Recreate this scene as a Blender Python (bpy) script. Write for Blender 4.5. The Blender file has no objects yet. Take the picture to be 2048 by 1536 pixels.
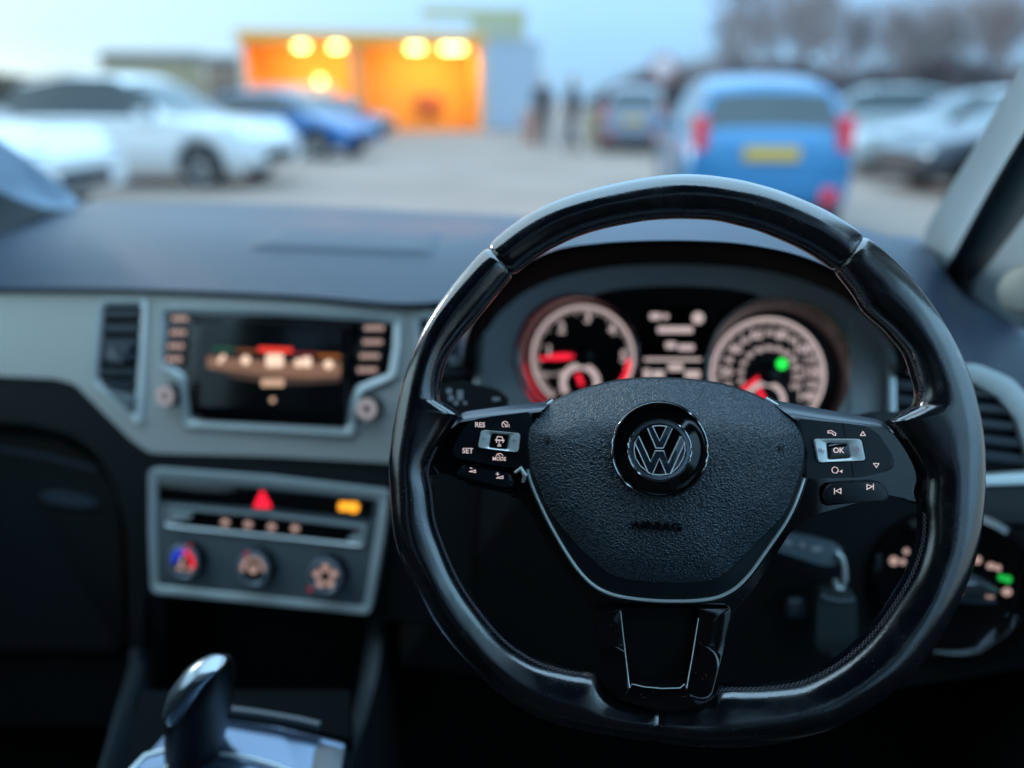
import bpy, bmesh, math, random
from mathutils import Vector, Matrix, noise
random.seed(7)
S = bpy.context.scene
COL = S.collection
R = math.radians

# ------------------------------------------------------------------ camera
FPX = 1450.0
PSI, TH = R(12.7), R(21.4)
CAM = Vector((0, 0, 1.28))
Fv = Vector((-math.sin(PSI)*math.cos(TH), math.cos(PSI)*math.cos(TH), -math.sin(TH)))
Rv = Vector((math.cos(PSI), math.sin(PSI), 0))
Uv = Rv.cross(Fv)
cd = bpy.data.cameras.new('camera')
cam = bpy.data.objects.new('camera', cd); COL.objects.link(cam)
cam.matrix_world = Matrix.Translation(CAM) @ Matrix((Rv, Uv, -Fv)).transposed().to_4x4()
cd.sensor_width = 36; cd.lens = 36*FPX/2048
cd.clip_start = 0.02; cd.clip_end = 3000
cd.dof.use_dof = True; cd.dof.focus_distance = 0.437; cd.dof.aperture_fstop = 1.9
S.camera = cam

# ------------------------------------------------------------------ world, sun, exposure
SUN_EL, SUN_ROT = R(12), R(-62)
w = bpy.data.worlds.new('World'); S.world = w; w.use_nodes = True
nt = w.node_tree; nt.nodes.clear()
out = nt.nodes.new('ShaderNodeOutputWorld'); bg = nt.nodes.new('ShaderNodeBackground')
sky = nt.nodes.new('ShaderNodeTexSky'); sky.sky_type = 'NISHITA'; sky.sun_disc = False
sky.sun_elevation = SUN_EL; sky.sun_rotation = SUN_ROT
sky.air_density = 1.0; sky.dust_density = 0.4; sky.ozone_density = 3.0
tc = nt.nodes.new('ShaderNodeTexCoord')
mp = nt.nodes.new('ShaderNodeMapping'); mp.inputs['Scale'].default_value = (1.2, 1.2, 5)
nz = nt.nodes.new('ShaderNodeTexNoise'); nz.inputs['Scale'].default_value = 1.6; nz.inputs['Detail'].default_value = 4
cr = nt.nodes.new('ShaderNodeValToRGB')
cr.color_ramp.elements[0].position = 0.30; cr.color_ramp.elements[0].color = (0.72, 0.72, 0.72, 1)
cr.color_ramp.elements[1].position = 0.70; cr.color_ramp.elements[1].color = (0.98, 0.98, 0.98, 1)
tint = nt.nodes.new('ShaderNodeMix'); tint.data_type = 'RGBA'; tint.blend_type = 'MULTIPLY'
tint.inputs[0].default_value = 1.0; tint.inputs[7].default_value = (0.62, 0.78, 1.05, 1)
cl = nt.nodes.new('ShaderNodeMix'); cl.data_type = 'RGBA'
L_ = nt.links.new
# overcast layer: brighter overhead than at the horizon, paler to the left
sx = nt.nodes.new('ShaderNodeSeparateXYZ'); L_(tc.outputs['Generated'], sx.inputs[0])
el = nt.nodes.new('ShaderNodeValToRGB'); E = el.color_ramp.elements
E[0].position = 0.0; E[0].color = (0.27, 0.54, 0.88, 1); E[1].position = 1.0; E[1].color = (0.46, 0.74, 1.0, 1)
e = E.new(0.18); e.color = (0.38, 0.61, 0.90, 1); e = E.new(0.5); e.color = (0.42, 0.72, 1.0, 1)
L_(sx.outputs[2], el.inputs[0])
side = nt.nodes.new('ShaderNodeMapRange'); side.inputs['From Min'].default_value = -0.15; side.inputs['From Max'].default_value = -0.75
L_(sx.outputs[0], side.inputs['Value'])
pale = nt.nodes.new('ShaderNodeMix'); pale.data_type = 'RGBA'; pale.inputs[7].default_value = (0.57, 0.74, 0.84, 1)
L_(side.outputs[0], pale.inputs[0]); L_(el.outputs[0], pale.inputs[6])
lum = nt.nodes.new('ShaderNodeMapRange'); lum.inputs['From Min'].default_value = 0.0; lum.inputs['From Max'].default_value = 0.9
lum.inputs['To Min'].default_value = 5.0; lum.inputs['To Max'].default_value = 17.0; L_(sx.outputs[2], lum.inputs['Value'])
vm = nt.nodes.new('ShaderNodeVectorMath'); vm.operation = 'SCALE'; L_(pale.outputs[2], vm.inputs[0]); L_(lum.outputs[0], vm.inputs['Scale'])
L_(vm.outputs[0], cl.inputs[7])
L_(tc.outputs['Generated'], mp.inputs[0]); L_(mp.outputs[0], nz.inputs['Vector']); L_(nz.outputs[0], cr.inputs[0])
L_(sky.outputs[0], tint.inputs[6]); L_(tint.outputs[2], cl.inputs[6]); L_(cr.outputs[0], cl.inputs[0])
L_(cl.outputs[2], bg.inputs[0]); bg.inputs[1].default_value = 0.085
L_(bg.outputs[0], out.inputs[0])
sl = bpy.data.lights.new('sun', 'SUN'); sl.energy = 0.6; sl.angle = R(12); sl.color = (1.0, 0.93, 0.86)
so = bpy.data.objects.new('sun', sl); COL.objects.link(so)
so.rotation_euler = (R(90)-SUN_EL, 0, math.pi - SUN_ROT)
S.view_settings.view_transform = 'Standard'; S.view_settings.look = 'None'
S.view_settings.exposure = 1.5; S.view_settings.gamma = 1.0
S.cycles.use_denoising = True
S.cycles.max_bounces = 6; S.cycles.transparent_max_bounces = 12
S.cycles.sample_clamp_indirect = 3.0

# ------------------------------------------------------------------ ray helpers (2048x1536 photo -> real points)
def ray(px, py):
    return Fv + (px-1024)/FPX*Rv + (768-py)/FPX*Uv
def L(px, py, Y):                       # point at car depth Y
    d = ray(px, py); return CAM + d*(Y/d.y)
def Z(px, py, z):                       # point at height z
    d = ray(px, py); return CAM + d*((z-CAM.z)/d.z)
def G(px, py): return Z(px, py, 0.0)
def D(px, py, dc): return CAM + ray(px, py)*dc

class Frame:
    def __init__(s, O, N, up=Vector((0, 0, 1))):
        s.O = O; s.N = N.normalized()
        s.V = (up - up.dot(s.N)*s.N).normalized(); s.U = s.V.cross(s.N)
    def at(s, px, py, h=0.0):
        d = ray(px, py); t = ((s.O + s.N*h) - CAM).dot(s.N)/d.dot(s.N)
        return CAM + d*t
    def mat(s): return Matrix.Translation(s.O) @ Matrix((s.U, s.V, s.N)).transposed().to_4x4()

WO = D(1372, 912, 0.445)
FW = Frame(WO, Vector((math.sin(R(5))*math.cos(R(22)), -math.cos(R(5))*math.cos(R(22)), math.sin(R(22)))))
FD = Frame(L(540, 740, 0.67), Vector((0, -1, 0.27)))

# ------------------------------------------------------------------ materials
MATS = {}
def mat(name, col, rough=0.5, metal=0.0, coat=0.0, spec=0.5, bump=None, emit=None, es=1.0, rvar=0.0, brushed=False, specks=None, cvar=0.0, cscale=8.0):
    if name in MATS: return MATS[name]
    m = bpy.data.materials.new(name); m.use_nodes = True; t = m.node_tree; p = t.nodes['Principled BSDF']
    p.inputs['Base Color'].default_value = (*col, 1); p.inputs['Roughness'].default_value = rough
    p.inputs['Metallic'].default_value = metal; p.inputs['Coat Weight'].default_value = coat
    p.inputs['Coat Roughness'].default_value = 0.06; p.inputs['Coat IOR'].default_value = 1.8 if 'leather' in name else 1.5; p.inputs['Specular IOR Level'].default_value = spec
    co = t.nodes.new('ShaderNodeTexCoord')
    last = None
    if bump:
        for kind, sc, st, dist in bump:
            b = t.nodes.new('ShaderNodeBump'); b.inputs['Strength'].default_value = st; b.inputs['Distance'].default_value = dist
            if kind == 'grain':
                n0 = t.nodes.new('ShaderNodeTexNoise'); n0.inputs['Scale'].default_value = sc*0.8; n0.inputs['Detail'].default_value = 2
                mx = t.nodes.new('ShaderNodeMix'); mx.data_type = 'RGBA'; mx.blend_type = 'LINEAR_LIGHT'; mx.inputs[0].default_value = 0.0022*1.0
                t.links.new(co.outputs['Object'], n0.inputs['Vector'])
                t.links.new(co.outputs['Object'], mx.inputs[6]); t.links.new(n0.outputs['Color'], mx.inputs[7])
                v = t.nodes.new('ShaderNodeTexVoronoi'); v.feature = 'DISTANCE_TO_EDGE'; v.inputs['Scale'].default_value = sc
                t.links.new(mx.outputs[2], v.inputs['Vector'])
                r = t.nodes.new('ShaderNodeMapRange'); r.interpolation_type = 'SMOOTHSTEP'
                r.inputs['From Max'].default_value = 0.32
                t.links.new(v.outputs['Distance'], r.inputs['Value']); src = r.outputs[0]
            else:
                n = t.nodes.new('ShaderNodeTexNoise'); n.inputs['Scale'].default_value = sc; n.inputs['Detail'].default_value = 4
                t.links.new(co.outputs['Object'], n.inputs['Vector']); src = n.outputs[0]
            t.links.new(src, b.inputs['Height'])
            if last: t.links.new(last.outputs[0], b.inputs['Normal'])
            last = b
        t.links.new(last.outputs[0], p.inputs['Normal'])
        if coat and 'grain' not in [k[0] for k in bump]: t.links.new(last.outputs[0], p.inputs['Coat Normal'])
    if brushed:
        mpn = t.nodes.new('ShaderNodeMapping'); mpn.inputs['Scale'].default_value = (6, 900, 900)
        n = t.nodes.new('ShaderNodeTexNoise'); n.inputs['Scale'].default_value = 1; n.inputs['Detail'].default_value = 3
        t.links.new(co.outputs['Object'], mpn.inputs[0]); t.links.new(mpn.outputs[0], n.inputs['Vector'])
        r = t.nodes.new('ShaderNodeMapRange'); r.inputs['To Min'].default_value = rough-0.1; r.inputs['To Max'].default_value = rough+0.12
        t.links.new(n.outputs[0], r.inputs['Value']); t.links.new(r.outputs[0], p.inputs['Roughness'])
    elif rvar:
        n = t.nodes.new('ShaderNodeTexNoise'); n.inputs['Scale'].default_value = 45; n.inputs['Detail'].default_value = 6
        t.links.new(co.outputs['Object'], n.inputs['Vector'])
        r = t.nodes.new('ShaderNodeMapRange'); r.inputs['From Min'].default_value = .3; r.inputs['From Max'].default_value = .7
        r.inputs['To Min'].default_value = max(0, rough-rvar); r.inputs['To Max'].default_value = rough+rvar
        t.links.new(n.outputs[0], r.inputs['Value']); t.links.new(r.outputs[0], p.inputs['Roughness'])
    if cvar:
        n = t.nodes.new('ShaderNodeTexNoise'); n.inputs['Scale'].default_value = cscale; n.inputs['Detail'].default_value = 5
        t.links.new(co.outputs['Object'], n.inputs['Vector'])
        r = t.nodes.new('ShaderNodeMix'); r.data_type = 'RGBA'
        r.inputs[6].default_value = (*[c*(1-cvar) for c in col], 1); r.inputs[7].default_value = (*[c*(1+cvar) for c in col], 1)
        t.links.new(n.outputs[0], r.inputs[0]); t.links.new(r.outputs[2], p.inputs['Base Color'])
    if specks:
        sc, size, amt = specks
        v = t.nodes.new('ShaderNodeTexVoronoi'); v.inputs['Scale'].default_value = sc; t.links.new(co.outputs['Object'], v.inputs['Vector'])
        n = t.nodes.new('ShaderNodeTexNoise'); n.inputs['Scale'].default_value = 30; t.links.new(co.outputs['Object'], n.inputs['Vector'])
        a_ = t.nodes.new('ShaderNodeMath'); a_.operation = 'LESS_THAN'; a_.inputs[1].default_value = size; t.links.new(v.outputs['Distance'], a_.inputs[0])
        b_ = t.nodes.new('ShaderNodeMath'); b_.operation = 'GREATER_THAN'; b_.inputs[1].default_value = 0.52; t.links.new(n.outputs[0], b_.inputs[0])
        c_ = t.nodes.new('ShaderNodeMath'); c_.operation = 'MULTIPLY'; t.links.new(a_.outputs[0], c_.inputs[0]); t.links.new(b_.outputs[0], c_.inputs[1])
        mx = t.nodes.new('ShaderNodeMix'); mx.data_type = 'RGBA'; mx.inputs[6].default_value = (*col, 1); mx.inputs[7].default_value = (amt, amt, amt, 1)
        t.links.new(c_.outputs[0], mx.inputs[0]); t.links.new(mx.outputs[2], p.inputs['Base Color'])
    if emit:
        p.inputs['Emission Color'].default_value = (*emit, 1); p.inputs['Emission Strength'].default_value = es*0.5
    MATS[name] = m; return m
def glassmat(name, tintc=(1, 1, 1), ior=1.45, refl=1.0):
    if name in MATS: return MATS[name]
    m = bpy.data.materials.new(name); m.use_nodes = True; t = m.node_tree; t.nodes.clear()
    o = t.nodes.new('ShaderNodeOutputMaterial'); mx = t.nodes.new('ShaderNodeMixShader')
    tr = t.nodes.new('ShaderNodeBsdfTransparent'); tr.inputs[0].default_value = (*tintc, 1)
    gl = t.nodes.new('ShaderNodeBsdfGlossy'); gl.inputs['Roughness'].default_value = 0.02
    fr = t.nodes.new('ShaderNodeFresnel'); fr.inputs[0].default_value = ior
    ml = t.nodes.new('ShaderNodeMath'); ml.operation = 'MULTIPLY'; ml.inputs[1].default_value = refl
    t.links.new(fr.outputs[0], ml.inputs[0]); t.links.new(ml.outputs[0], mx.inputs[0])
    t.links.new(tr.outputs[0], mx.inputs[1]); t.links.new(gl.outputs[0], mx.inputs[2]); t.links.new(mx.outputs[0], o.inputs[0])
    MATS[name] = m; return m

rim_leather = mat('rim_leather', (0.003, 0.005, 0.008), 0.20, coat=1.0, spec=0.8, bump=[('n', 1200, 0.26, 0.0003), ('n', 110, 0.12, 0.0006)], rvar=0.14, specks=(420, 0.10, 0.16))
pad_leather = mat('pad_leather', (0.014, 0.032, 0.049), 0.44, spec=1.0, bump=[('grain', 430, 0.72, 0.0009)])
pad_smooth = mat('pad_smooth', (0.008, 0.014, 0.019), 0.42, bump=[('n', 2500, 0.2, 0.0003)], specks=(380, 0.08, 0.14))
piano = mat('piano_black', (0.003, 0.003, 0.004), 0.05, coat=1.0, bump=[('n', 25, 0.05, 0.002)], rvar=0.03, specks=(330, 0.07, 0.25))
satin = mat('satin_black', (0.006, 0.009, 0.013), 0.28, bump=[('n', 3000, 0.1, 0.0002)])
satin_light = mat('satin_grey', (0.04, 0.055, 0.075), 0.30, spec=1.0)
chrome = mat('chrome', (0.75, 0.77, 0.78), 0.08, 1.0)
satin_chrome = mat('satin_chrome', (0.88, 0.95, 0.93), 0.28, 0.35)
dark_chrome = mat('dark_chrome', (0.35, 0.42, 0.46), 0.16, 0.9)
thread = mat('thread', (0.10, 0.09, 0.10), 0.7)
dash_soft = mat('dash_soft', (0.012, 0.030, 0.058), 0.36, spec=0.55, bump=[('grain', 600, 0.35, 0.0006)])
dash_dark = mat('dash_dark', (0.0035, 0.0065, 0.0090), 0.6, spec=0.3, bump=[('grain', 500, 0.3, 0.0006)])
dash_black = mat('dash_black', (0.003, 0.004, 0.005), 0.8, spec=0.2)
brushed = mat('brushed_metal', (0.60, 0.60, 0.575), 0.42, 0.35, brushed=True)
silver = mat('silver_paint', (0.72, 0.79, 0.80), 0.30, 0.4)
grey_silver = mat('grey_silver', (0.15, 0.18, 0.195), 0.42, 0.2)
pillar_m = mat('pillar_grey', (0.26, 0.35, 0.40), 0.75, bump=[('n', 1500, 0.2, 0.0004)])
screen_m = mat('screen_glass', (0.004, 0.005, 0.006), 0.10, coat=0.6)
PINK = (1.0, 0.66, 0.58)
def glow(name, c, s): return mat(name, (0.02, 0.02, 0.02), 0.5, emit=c, es=s)
icon = glow('icon_glow', PINK, 0.9)
icon_dim = glow('icon_dim', PINK, 0.35)
icon_w = glow('icon_white', (1.0, 0.80, 0.79), 0.42)
red_g = glow('red_glow', (1.0, 0.02, 0.05), 0.9)
red_dim = glow('red_dim', (1.0, 0.02, 0.04), 0.30)
green_g = glow('green_glow', (0.02, 1.0, 0.10), 0.9)
orange_g = glow('orange_glow', (1.0, 0.38, 0.02), 1.2)
blue_g = glow('blue_glow', (0.03, 0.08, 0.9), 0.5)

# ------------------------------------------------------------------ object helpers
ROOT = {}
def tagp(o, label=None, cat=None, group=None, kind=None):
    if label: o['label'] = label
    if cat: o['category'] = cat
    if group: o['group'] = group
    if kind: o['kind'] = kind
    return o
def empty(name, M, label, cat, group=None):
    if isinstance(M, Vector): M = Matrix.Translation(M)
    o = bpy.data.objects.new(name, None); COL.objects.link(o); o.matrix_world = M; o.empty_display_size = 0.05
    ROOT[o.name] = M.copy(); return tagp(o, label, cat, group)
def link(name, me, m, parent=None, label=None, smooth=True, origin=None):
    """me holds world coordinates; they are moved into the root's own frame."""
    o = bpy.data.objects.new(name, me); COL.objects.link(o)
    if m: me.materials.append(m)
    if parent is not None:
        Mw = ROOT[parent.name]; me.transform(Mw.inverted()); o.parent = parent; ROOT[o.name] = Mw
    else:
        c = origin if origin is not None else Vector((0, 0, 0))
        me.transform(Matrix.Translation(-c)); o.location = c; ROOT[o.name] = Matrix.Translation(c)
    if smooth:
        for p in me.polygons: p.use_smooth = True
        try: me.set_sharp_from_angle(angle=R(38))
        except Exception: pass
    if label: o['label'] = label
    return o
def mesh(V, Fs):
    me = bpy.data.meshes.new('m'); me.from_pydata([tuple(v) for v in V], [], Fs); me.update(); return me
def from_bm(bm):
    me = bpy.data.meshes.new('m'); bmesh.ops.recalc_face_normals(bm, faces=bm.faces[:]); bm.to_mesh(me); bm.free(); return me
class MB:
    def __init__(s): s.v = []; s.f = []
    def add(s, V, Fs):
        n = len(s.v); s.v += list(V); s.f += [[i+n for i in f] for f in Fs]; return s
    def grid(s, rows, closed=False):
        n = len(rows[0]); V = [p for r in rows for p in r]; Fs = []
        for i in range(len(rows)-1):
            for j in range(n if closed else n-1):
                k = (j+1) % n; Fs.append([i*n+j, i*n+k, (i+1)*n+k, (i+1)*n+j])
        return s.add(V, Fs)
    def tube(s, pts, r, seg=8, closed=False, caps=True):
        rr = r if isinstance(r, (list, tuple)) else [r]*len(pts); n = len(pts); rows = []
        up = Vector((0.123, 0.31, 0.94)).normalized()
        for i, p in enumerate(pts):
            a = pts[(i-1) % n] if closed or i > 0 else p; b = pts[(i+1) % n] if closed or i < n-1 else p
            t = (b-a).normalized(); x = t.cross(up)
            if x.length < 0.05: x = t.cross(Vector((1, 0, 0)))
            x.normalize(); y = t.cross(x)
            rows.append([p + (x*math.cos(q)+y*math.sin(q))*rr[i] for q in [2*math.pi*k/seg for k in range(seg)]])
        if closed: rows.append(rows[0])
        base = len(s.v); s.grid(rows, True)
        if caps and not closed:
            s.f.append([base+k for k in range(seg)][::-1]); m = base+(len(rows)-1)*seg; s.f.append([m+k for k in range(seg)])
        return s
    def box(s, c, sx, sy, sz, M=None):
        V = [Vector((x*sx/2, y*sy/2, z*sz/2)) for x in (-1, 1) for y in (-1, 1) for z in (-1, 1)]
        V = [(M @ v if M else v)+c for v in V]
        return s.add(V, [[0, 1, 3, 2], [4, 6, 7, 5], [0, 4, 5, 1], [2, 3, 7, 6], [0, 2, 6, 4], [1, 5, 7, 3]])
    def build(s, name, m, parent=None, label=None, smooth=True, bevel=0, origin=None, fix=True):
        me = mesh(s.v, s.f)
        if fix or bevel:
            bm = bmesh.new(); bm.from_mesh(me)
            if bevel: bmesh.ops.bevel(bm, geom=[e for e in bm.edges if len(e.link_faces) == 2 and e.calc_face_angle(0) > 0.5], offset=bevel, segments=2, affect='EDGES', profile=0.6)
            me = from_bm(bm)
        return link(name, me, m, parent, label, smooth, origin)

def cat_rom(P, n=8, closed=True):
    """smooth 2D/3D outline through the points"""
    P = [Vector(p) for p in P]; N = len(P); out = []
    for i in range(N if closed else N-1):
        p0 = P[(i-1) % N] if closed or i > 0 else P[i]; p1 = P[i]; p2 = P[(i+1) % N]
        p3 = P[(i+2) % N] if closed or i < N-2 else P[i+1]
        for k in range(n):
            t = k/n
            out.append(0.5*((2*p1)+(p2-p0)*t+(2*p0-5*p1+4*p2-p3)*t*t+(3*p1-p0-3*p2+p3)*t**3))
    if not closed: out.append(P[-1])
    return out
def rounded(P, r=6, n=4):
    """polygon with rounded corners (px)"""
    P = [Vector(p) for p in P]; o = []
    for i, p in enumerate(P):
        a = P[i-1]; b = P[(i+1) % len(P)]; da = (a-p); db = (b-p)
        q = min(r, da.length*0.45, db.length*0.45)
        A = p+da.normalized()*q; B = p+db.normalized()*q
        for k in range(n+1):
            t = k/n; o.append(A*(1-t)**2+p*2*t*(1-t)+B*t*t)
    return o
def plate(name, F, poly, h1, h0, m, parent, bevel=0.0, label=None, seg=2):
    """solid plate: outline traced at height h1 over the frame, going back to h0"""
    bm = bmesh.new()
    top = [bm.verts.new(F.at(p[0], p[1], h1)) for p in poly]
    bot = [bm.verts.new(v.co - F.N*(h1-h0)) for v in top]
    f = bm.faces.new(top); bm.faces.new(bot[::-1])
    n = len(top); edges = []
    for i in range(n):
        bm.faces.new([top[i], bot[i], bot[(i+1) % n], top[(i+1) % n]])
    if bevel:
        e = [e for e in f.edges]
        bmesh.ops.bevel(bm, geom=e, offset=bevel, segments=seg, affect='EDGES', profile=0.5, clamp_overlap=True)
    bmesh.ops.triangulate(bm, faces=[f for f in bm.faces if len(f.verts) > 4])
    return link(name, from_bm(bm), m, parent, label)
def ang_hit(poly, c, a):
    """distance from c to the polygon along direction a"""
    dx, dy = math.cos(a), math.sin(a); best = None; n = len(poly)
    for i in range(n):
        x1, y1 = poly[i][0]-c[0], poly[i][1]-c[1]; x2, y2 = poly[(i+1) % n][0]-c[0], poly[(i+1) % n][1]-c[1]
        ex, ey = x2-x1, y2-y1; den = dx*ey-dy*ex
        if abs(den) < 1e-12: continue
        t = (x1*ey-y1*ex)/den; u = (x1*dy-y1*dx)/den
        if t > 0 and -1e-6 <= u <= 1+1e-6 and (best is None or t > best): best = t
    return best if best else 0.0
def ringplate(name, F, outer, inner, c, h1, h0, m, parent, n=120, label=None, bevel=0.0, hin=None):
    hin = h1 if hin is None else hin
    A = [2*math.pi*i/n for i in range(n)]
    # keep corners: add the angles of every outline vertex
    A += [math.atan2(p[1]-c[1], p[0]-c[0]) % (2*math.pi) for p in list(outer)+list(inner)]
    A = sorted(A); B = [A[0]]
    for a in A[1:]:
        if a-B[-1] > 1e-3: B.append(a)
    H1 = h1 if callable(h1) else (lambda x, y: h1)
    HI = H1 if callable(h1) else (lambda x, y: hin)
    rows = [[], [], [], []]
    for a in B:
        ro = ang_hit(outer, c, a); ri = ang_hit(inner, c, a); co, si = math.cos(a), math.sin(a)
        ho = H1(c[0]+ro*co, c[1]+ro*si); hi_ = HI(c[0]+ri*co, c[1]+ri*si); o = F.at(c[0]+ro*co, c[1]+ro*si, ho); i = F.at(c[0]+ri*co, c[1]+ri*si, hi_)
        rows[0].append(o-F.N*(ho-h0)); rows[1].append(o); rows[2].append(i); rows[3].append(i-F.N*(hi_-h0))
    mb = MB(); mb.grid(rows, True)
    return mb.build(name, m, parent, label, bevel=bevel)
def circ(cx, cy, r, n=32, ry=None):
    ry = r if ry is None else ry
    return [(cx+r*math.cos(2*math.pi*i/n), cy+ry*math.sin(2*math.pi*i/n)) for i in range(n)]
def true_circ(F, cx, cy, r, h, n=40):
    """world points of a real circle of radius r (metres) whose centre projects to cx, cy"""
    c = F.at(cx, cy, h); return [c+(F.U*math.cos(2*math.pi*i/n)+F.V*math.sin(2*math.pi*i/n))*r for i in range(n)]
def lathe(F, cx, cy, prof, n=40, hc=0.0):
    """prof: list of (radius m, height); axis = frame normal through px point taken at height hc"""
    c = F.at(cx, cy, hc); mb = MB()
    rows = [[c+F.N*(h-hc)+(F.U*math.cos(2*math.pi*i/n)+F.V*math.sin(2*math.pi*i/n))*r for i in range(n)] for r, h in prof]
    mb.grid(rows, True); return mb
def strokes(name, F, lines, h, wpx, m, parent, label=None, thick=0.0003):
    """flat icon strokes traced on the frame"""
    mb = MB()
    for ln in lines:
        ww = wpx
        if isinstance(ln[0], (int, float)): ww, ln = ln[0], ln[1]
        for (x1, y1), (x2, y2) in zip(ln[:-1], ln[1:]):
            d = Vector((x2-x1, y2-y1)); l = d.length
            if l < 1e-6: continue
            d /= l; nrm = Vector((-d.y, d.x))*ww/2; e = d*ww*0.35
            q = [(x1-e.x+nrm.x, y1-e.y+nrm.y), (x2+e.x+nrm.x, y2+e.y+nrm.y), (x2+e.x-nrm.x, y2+e.y-nrm.y), (x1-e.x-nrm.x, y1-e.y-nrm.y)]
            T = [F.at(a, b, h) for a, b in q]; Bt = [p-F.N*thick for p in T]
            mb.add(T+Bt, [[0, 1, 2, 3], [7, 6, 5, 4], [0, 4, 5, 1], [1, 5, 6, 2], [2, 6, 7, 3], [3, 7, 4, 0]])
    return mb.build(name, m, parent, label, smooth=False)
def blobs(name, F, polys, h, m, parent, label=None):
    """several small filled shapes of one marking as one mesh"""
    bm = bmesh.new()
    for P in polys:
        T = [bm.verts.new(F.at(p[0], p[1], h)) for p in P]; Bt = [bm.verts.new(v.co-F.N*0.0003) for v in T]
        bm.faces.new(T); bm.faces.new(Bt[::-1]); n = len(T)
        for i in range(n): bm.faces.new([T[i], Bt[i], Bt[(i+1) % n], T[(i+1) % n]])
    return link(name, from_bm(bm), m, parent, label, smooth=False)
def textmesh(s, bold=0.0):
    cu = bpy.data.curves.new('t', 'FONT'); cu.body = s; cu.align_x = 'CENTER'; cu.align_y = 'CENTER'; cu.size = 1; cu.resolution_u = 3; cu.offset = bold
    cu.extrude = 0.01
    o = bpy.data.objects.new('t', cu); COL.objects.link(o)
    bpy.context.view_layer.update()
    me = bpy.data.meshes.new_from_object(o.evaluated_get(bpy.context.evaluated_depsgraph_get()))
    bpy.data.objects.remove(o); bpy.data.curves.remove(cu)
    V = [v.co.copy() for v in me.vertices]; Fs = [list(p.vertices) for p in me.polygons]
    bpy.data.meshes.remove(me); return V, Fs
def text(name, F, s, px, py, h, size, m, parent, slope=0.0, bold=0.0, thick=0.0003, label=None, sx=1.0, shear=0.0, rot=0.0, mb=None):
    V, Fs = textmesh(s, bold); W = []
    cr_, sr_ = math.cos(rot), math.sin(rot)
    for v in V:
        x, y = v.x*size*sx+v.y*size*shear, v.y*size
        x, y = x*cr_-y*sr_, x*sr_+y*cr_
        W.append(F.at(px+x, py-y+slope*x, h) + F.N*(thick/2*(1 if v.z > 0 else -1)))
    if mb is not None: mb.add(W, Fs); return None
    return link(name, mesh(W, Fs), m, parent, label, smooth=False)
def rrect(x0, y0, x1, y1, r=4, slope=0.0, sk=0.0):
    P = rounded([(x0, y0), (x1, y0), (x1, y1), (x0, y1)], r)
    cx = (x0+x1)/2; cy = (y0+y1)/2
    return [(p[0]-sk*(p[1]-cy), p[1]+slope*(p[0]-cx)) for p in P]

# ================================================================== STEERING WHEEL
wheel = empty('steering_wheel', FW.mat(), 'black polished leather three-spoke steering wheel with chrome-edged airbag pad', 'steering wheel')
WI = FW.mat().inverted()
def loc(px, py, h=0.0): return WI @ FW.at(px, py, h)
out_px = [(1399,351),(1330,352),(1260,363),(1180,381),(1104,406),(1037,443),(979,490),(930,543),(885,599),(855,645),(832,693),(812,748),(799,800),(788,855),(780,911),(780,955),(783,991),(786,1040),(794,1087),(807,1122),(826,1156),(852,1210),(885,1262),(914,1298),(944,1331),(980,1368),(1019,1399),(1055,1420),(1091,1437),(1145,1452),(1197,1462),(1255,1471),(1315,1479),(1380,1488),(1441,1491),(1510,1489),(1575,1479),(1642,1460),(1704,1433),(1764,1393),(1820,1347),(1862,1292),(1898,1234),(1925,1176),(1945,1118),(1958,1062),(1964,1006),(1966,946),(1964,886),(1960,850),(1952,812),(1942,772),(1927,730),(1912,697),(1892,660),(1858,607),(1817,555),(1770,508),(1717,465),(1672,435),(1628,412),(1568,387),(1505,368),(1452,357)]
in_px = [(1400,438),(1345,437),(1291,441),(1228,452),(1166,469),(1117,490),(1072,516),(1022,557),(990,595),(955,637),(935,660),(916,684),(897,712),(886,738),(881,765),(879,790),(884,812),(900,820),(930,824),(912,842),(890,876),(870,911),(860,942),(866,975),(869,1000),(872,1028),(880,1058),(891,1088),(903,1118),(917,1148),(937,1182),(960,1215),(988,1250),(1019,1281),(1052,1303),(1088,1321),(1140,1335),(1190,1345),(1215,1378),(1250,1392),(1310,1398),(1380,1398),(1418,1388),(1441,1369),(1513,1368),(1581,1360),(1625,1345),(1666,1321),(1700,1296),(1732,1265),(1758,1233),(1782,1198),(1803,1165),(1820,1129),(1831,1098),(1837,1065),(1838,1032),(1836,1000),(1838,970),(1836,944),(1812,897),(1777,852),(1757,838),(1790,834),(1815,826),(1829,806),(1832,784),(1827,760),(1811,712),(1793,688),(1771,662),(1748,642),(1724,619),(1708,592),(1690,568),(1670,545),(1646,524),(1608,500),(1567,481),(1521,462),(1474,449),(1437,441)]
ctr = (1372, 914); C0 = loc(*ctr)
def polar(P):
    q = []
    for p in P:
        v = loc(*p)-C0; q.append((math.atan2(v.y, v.x) % (2*math.pi), math.hypot(v.x, v.y)))
    return q
def smooth_outline(P, n=6): return [(loc(*p)-C0).to_2d() for p in cat_rom(P, n)]
oo = smooth_outline(out_px); ii = smooth_outline(in_px)
NA = 1080
def ang_hit_all(poly, a):
    return ang_hit([(p.x, p.y) for p in poly], (0, 0), a)
RO = [ang_hit_all(oo, 2*math.pi*i/NA) for i in range(NA)]
def ang_min(poly, a):
    dx, dy = math.cos(a), math.sin(a); best = 9; n = len(poly)
    for i in range(n):
        p, q = poly[i], poly[(i+1) % n]; ex, ey = q.x-p.x, q.y-p.y; den = dx*ey-dy*ex
        if abs(den) < 1e-12: continue
        t = (p.x*ey-p.y*ex)/den; u = (p.x*dy-p.y*dx)/den
        if t > 0 and -1e-6 <= u <= 1+1e-6: best = min(best, t)
    return best
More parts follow.
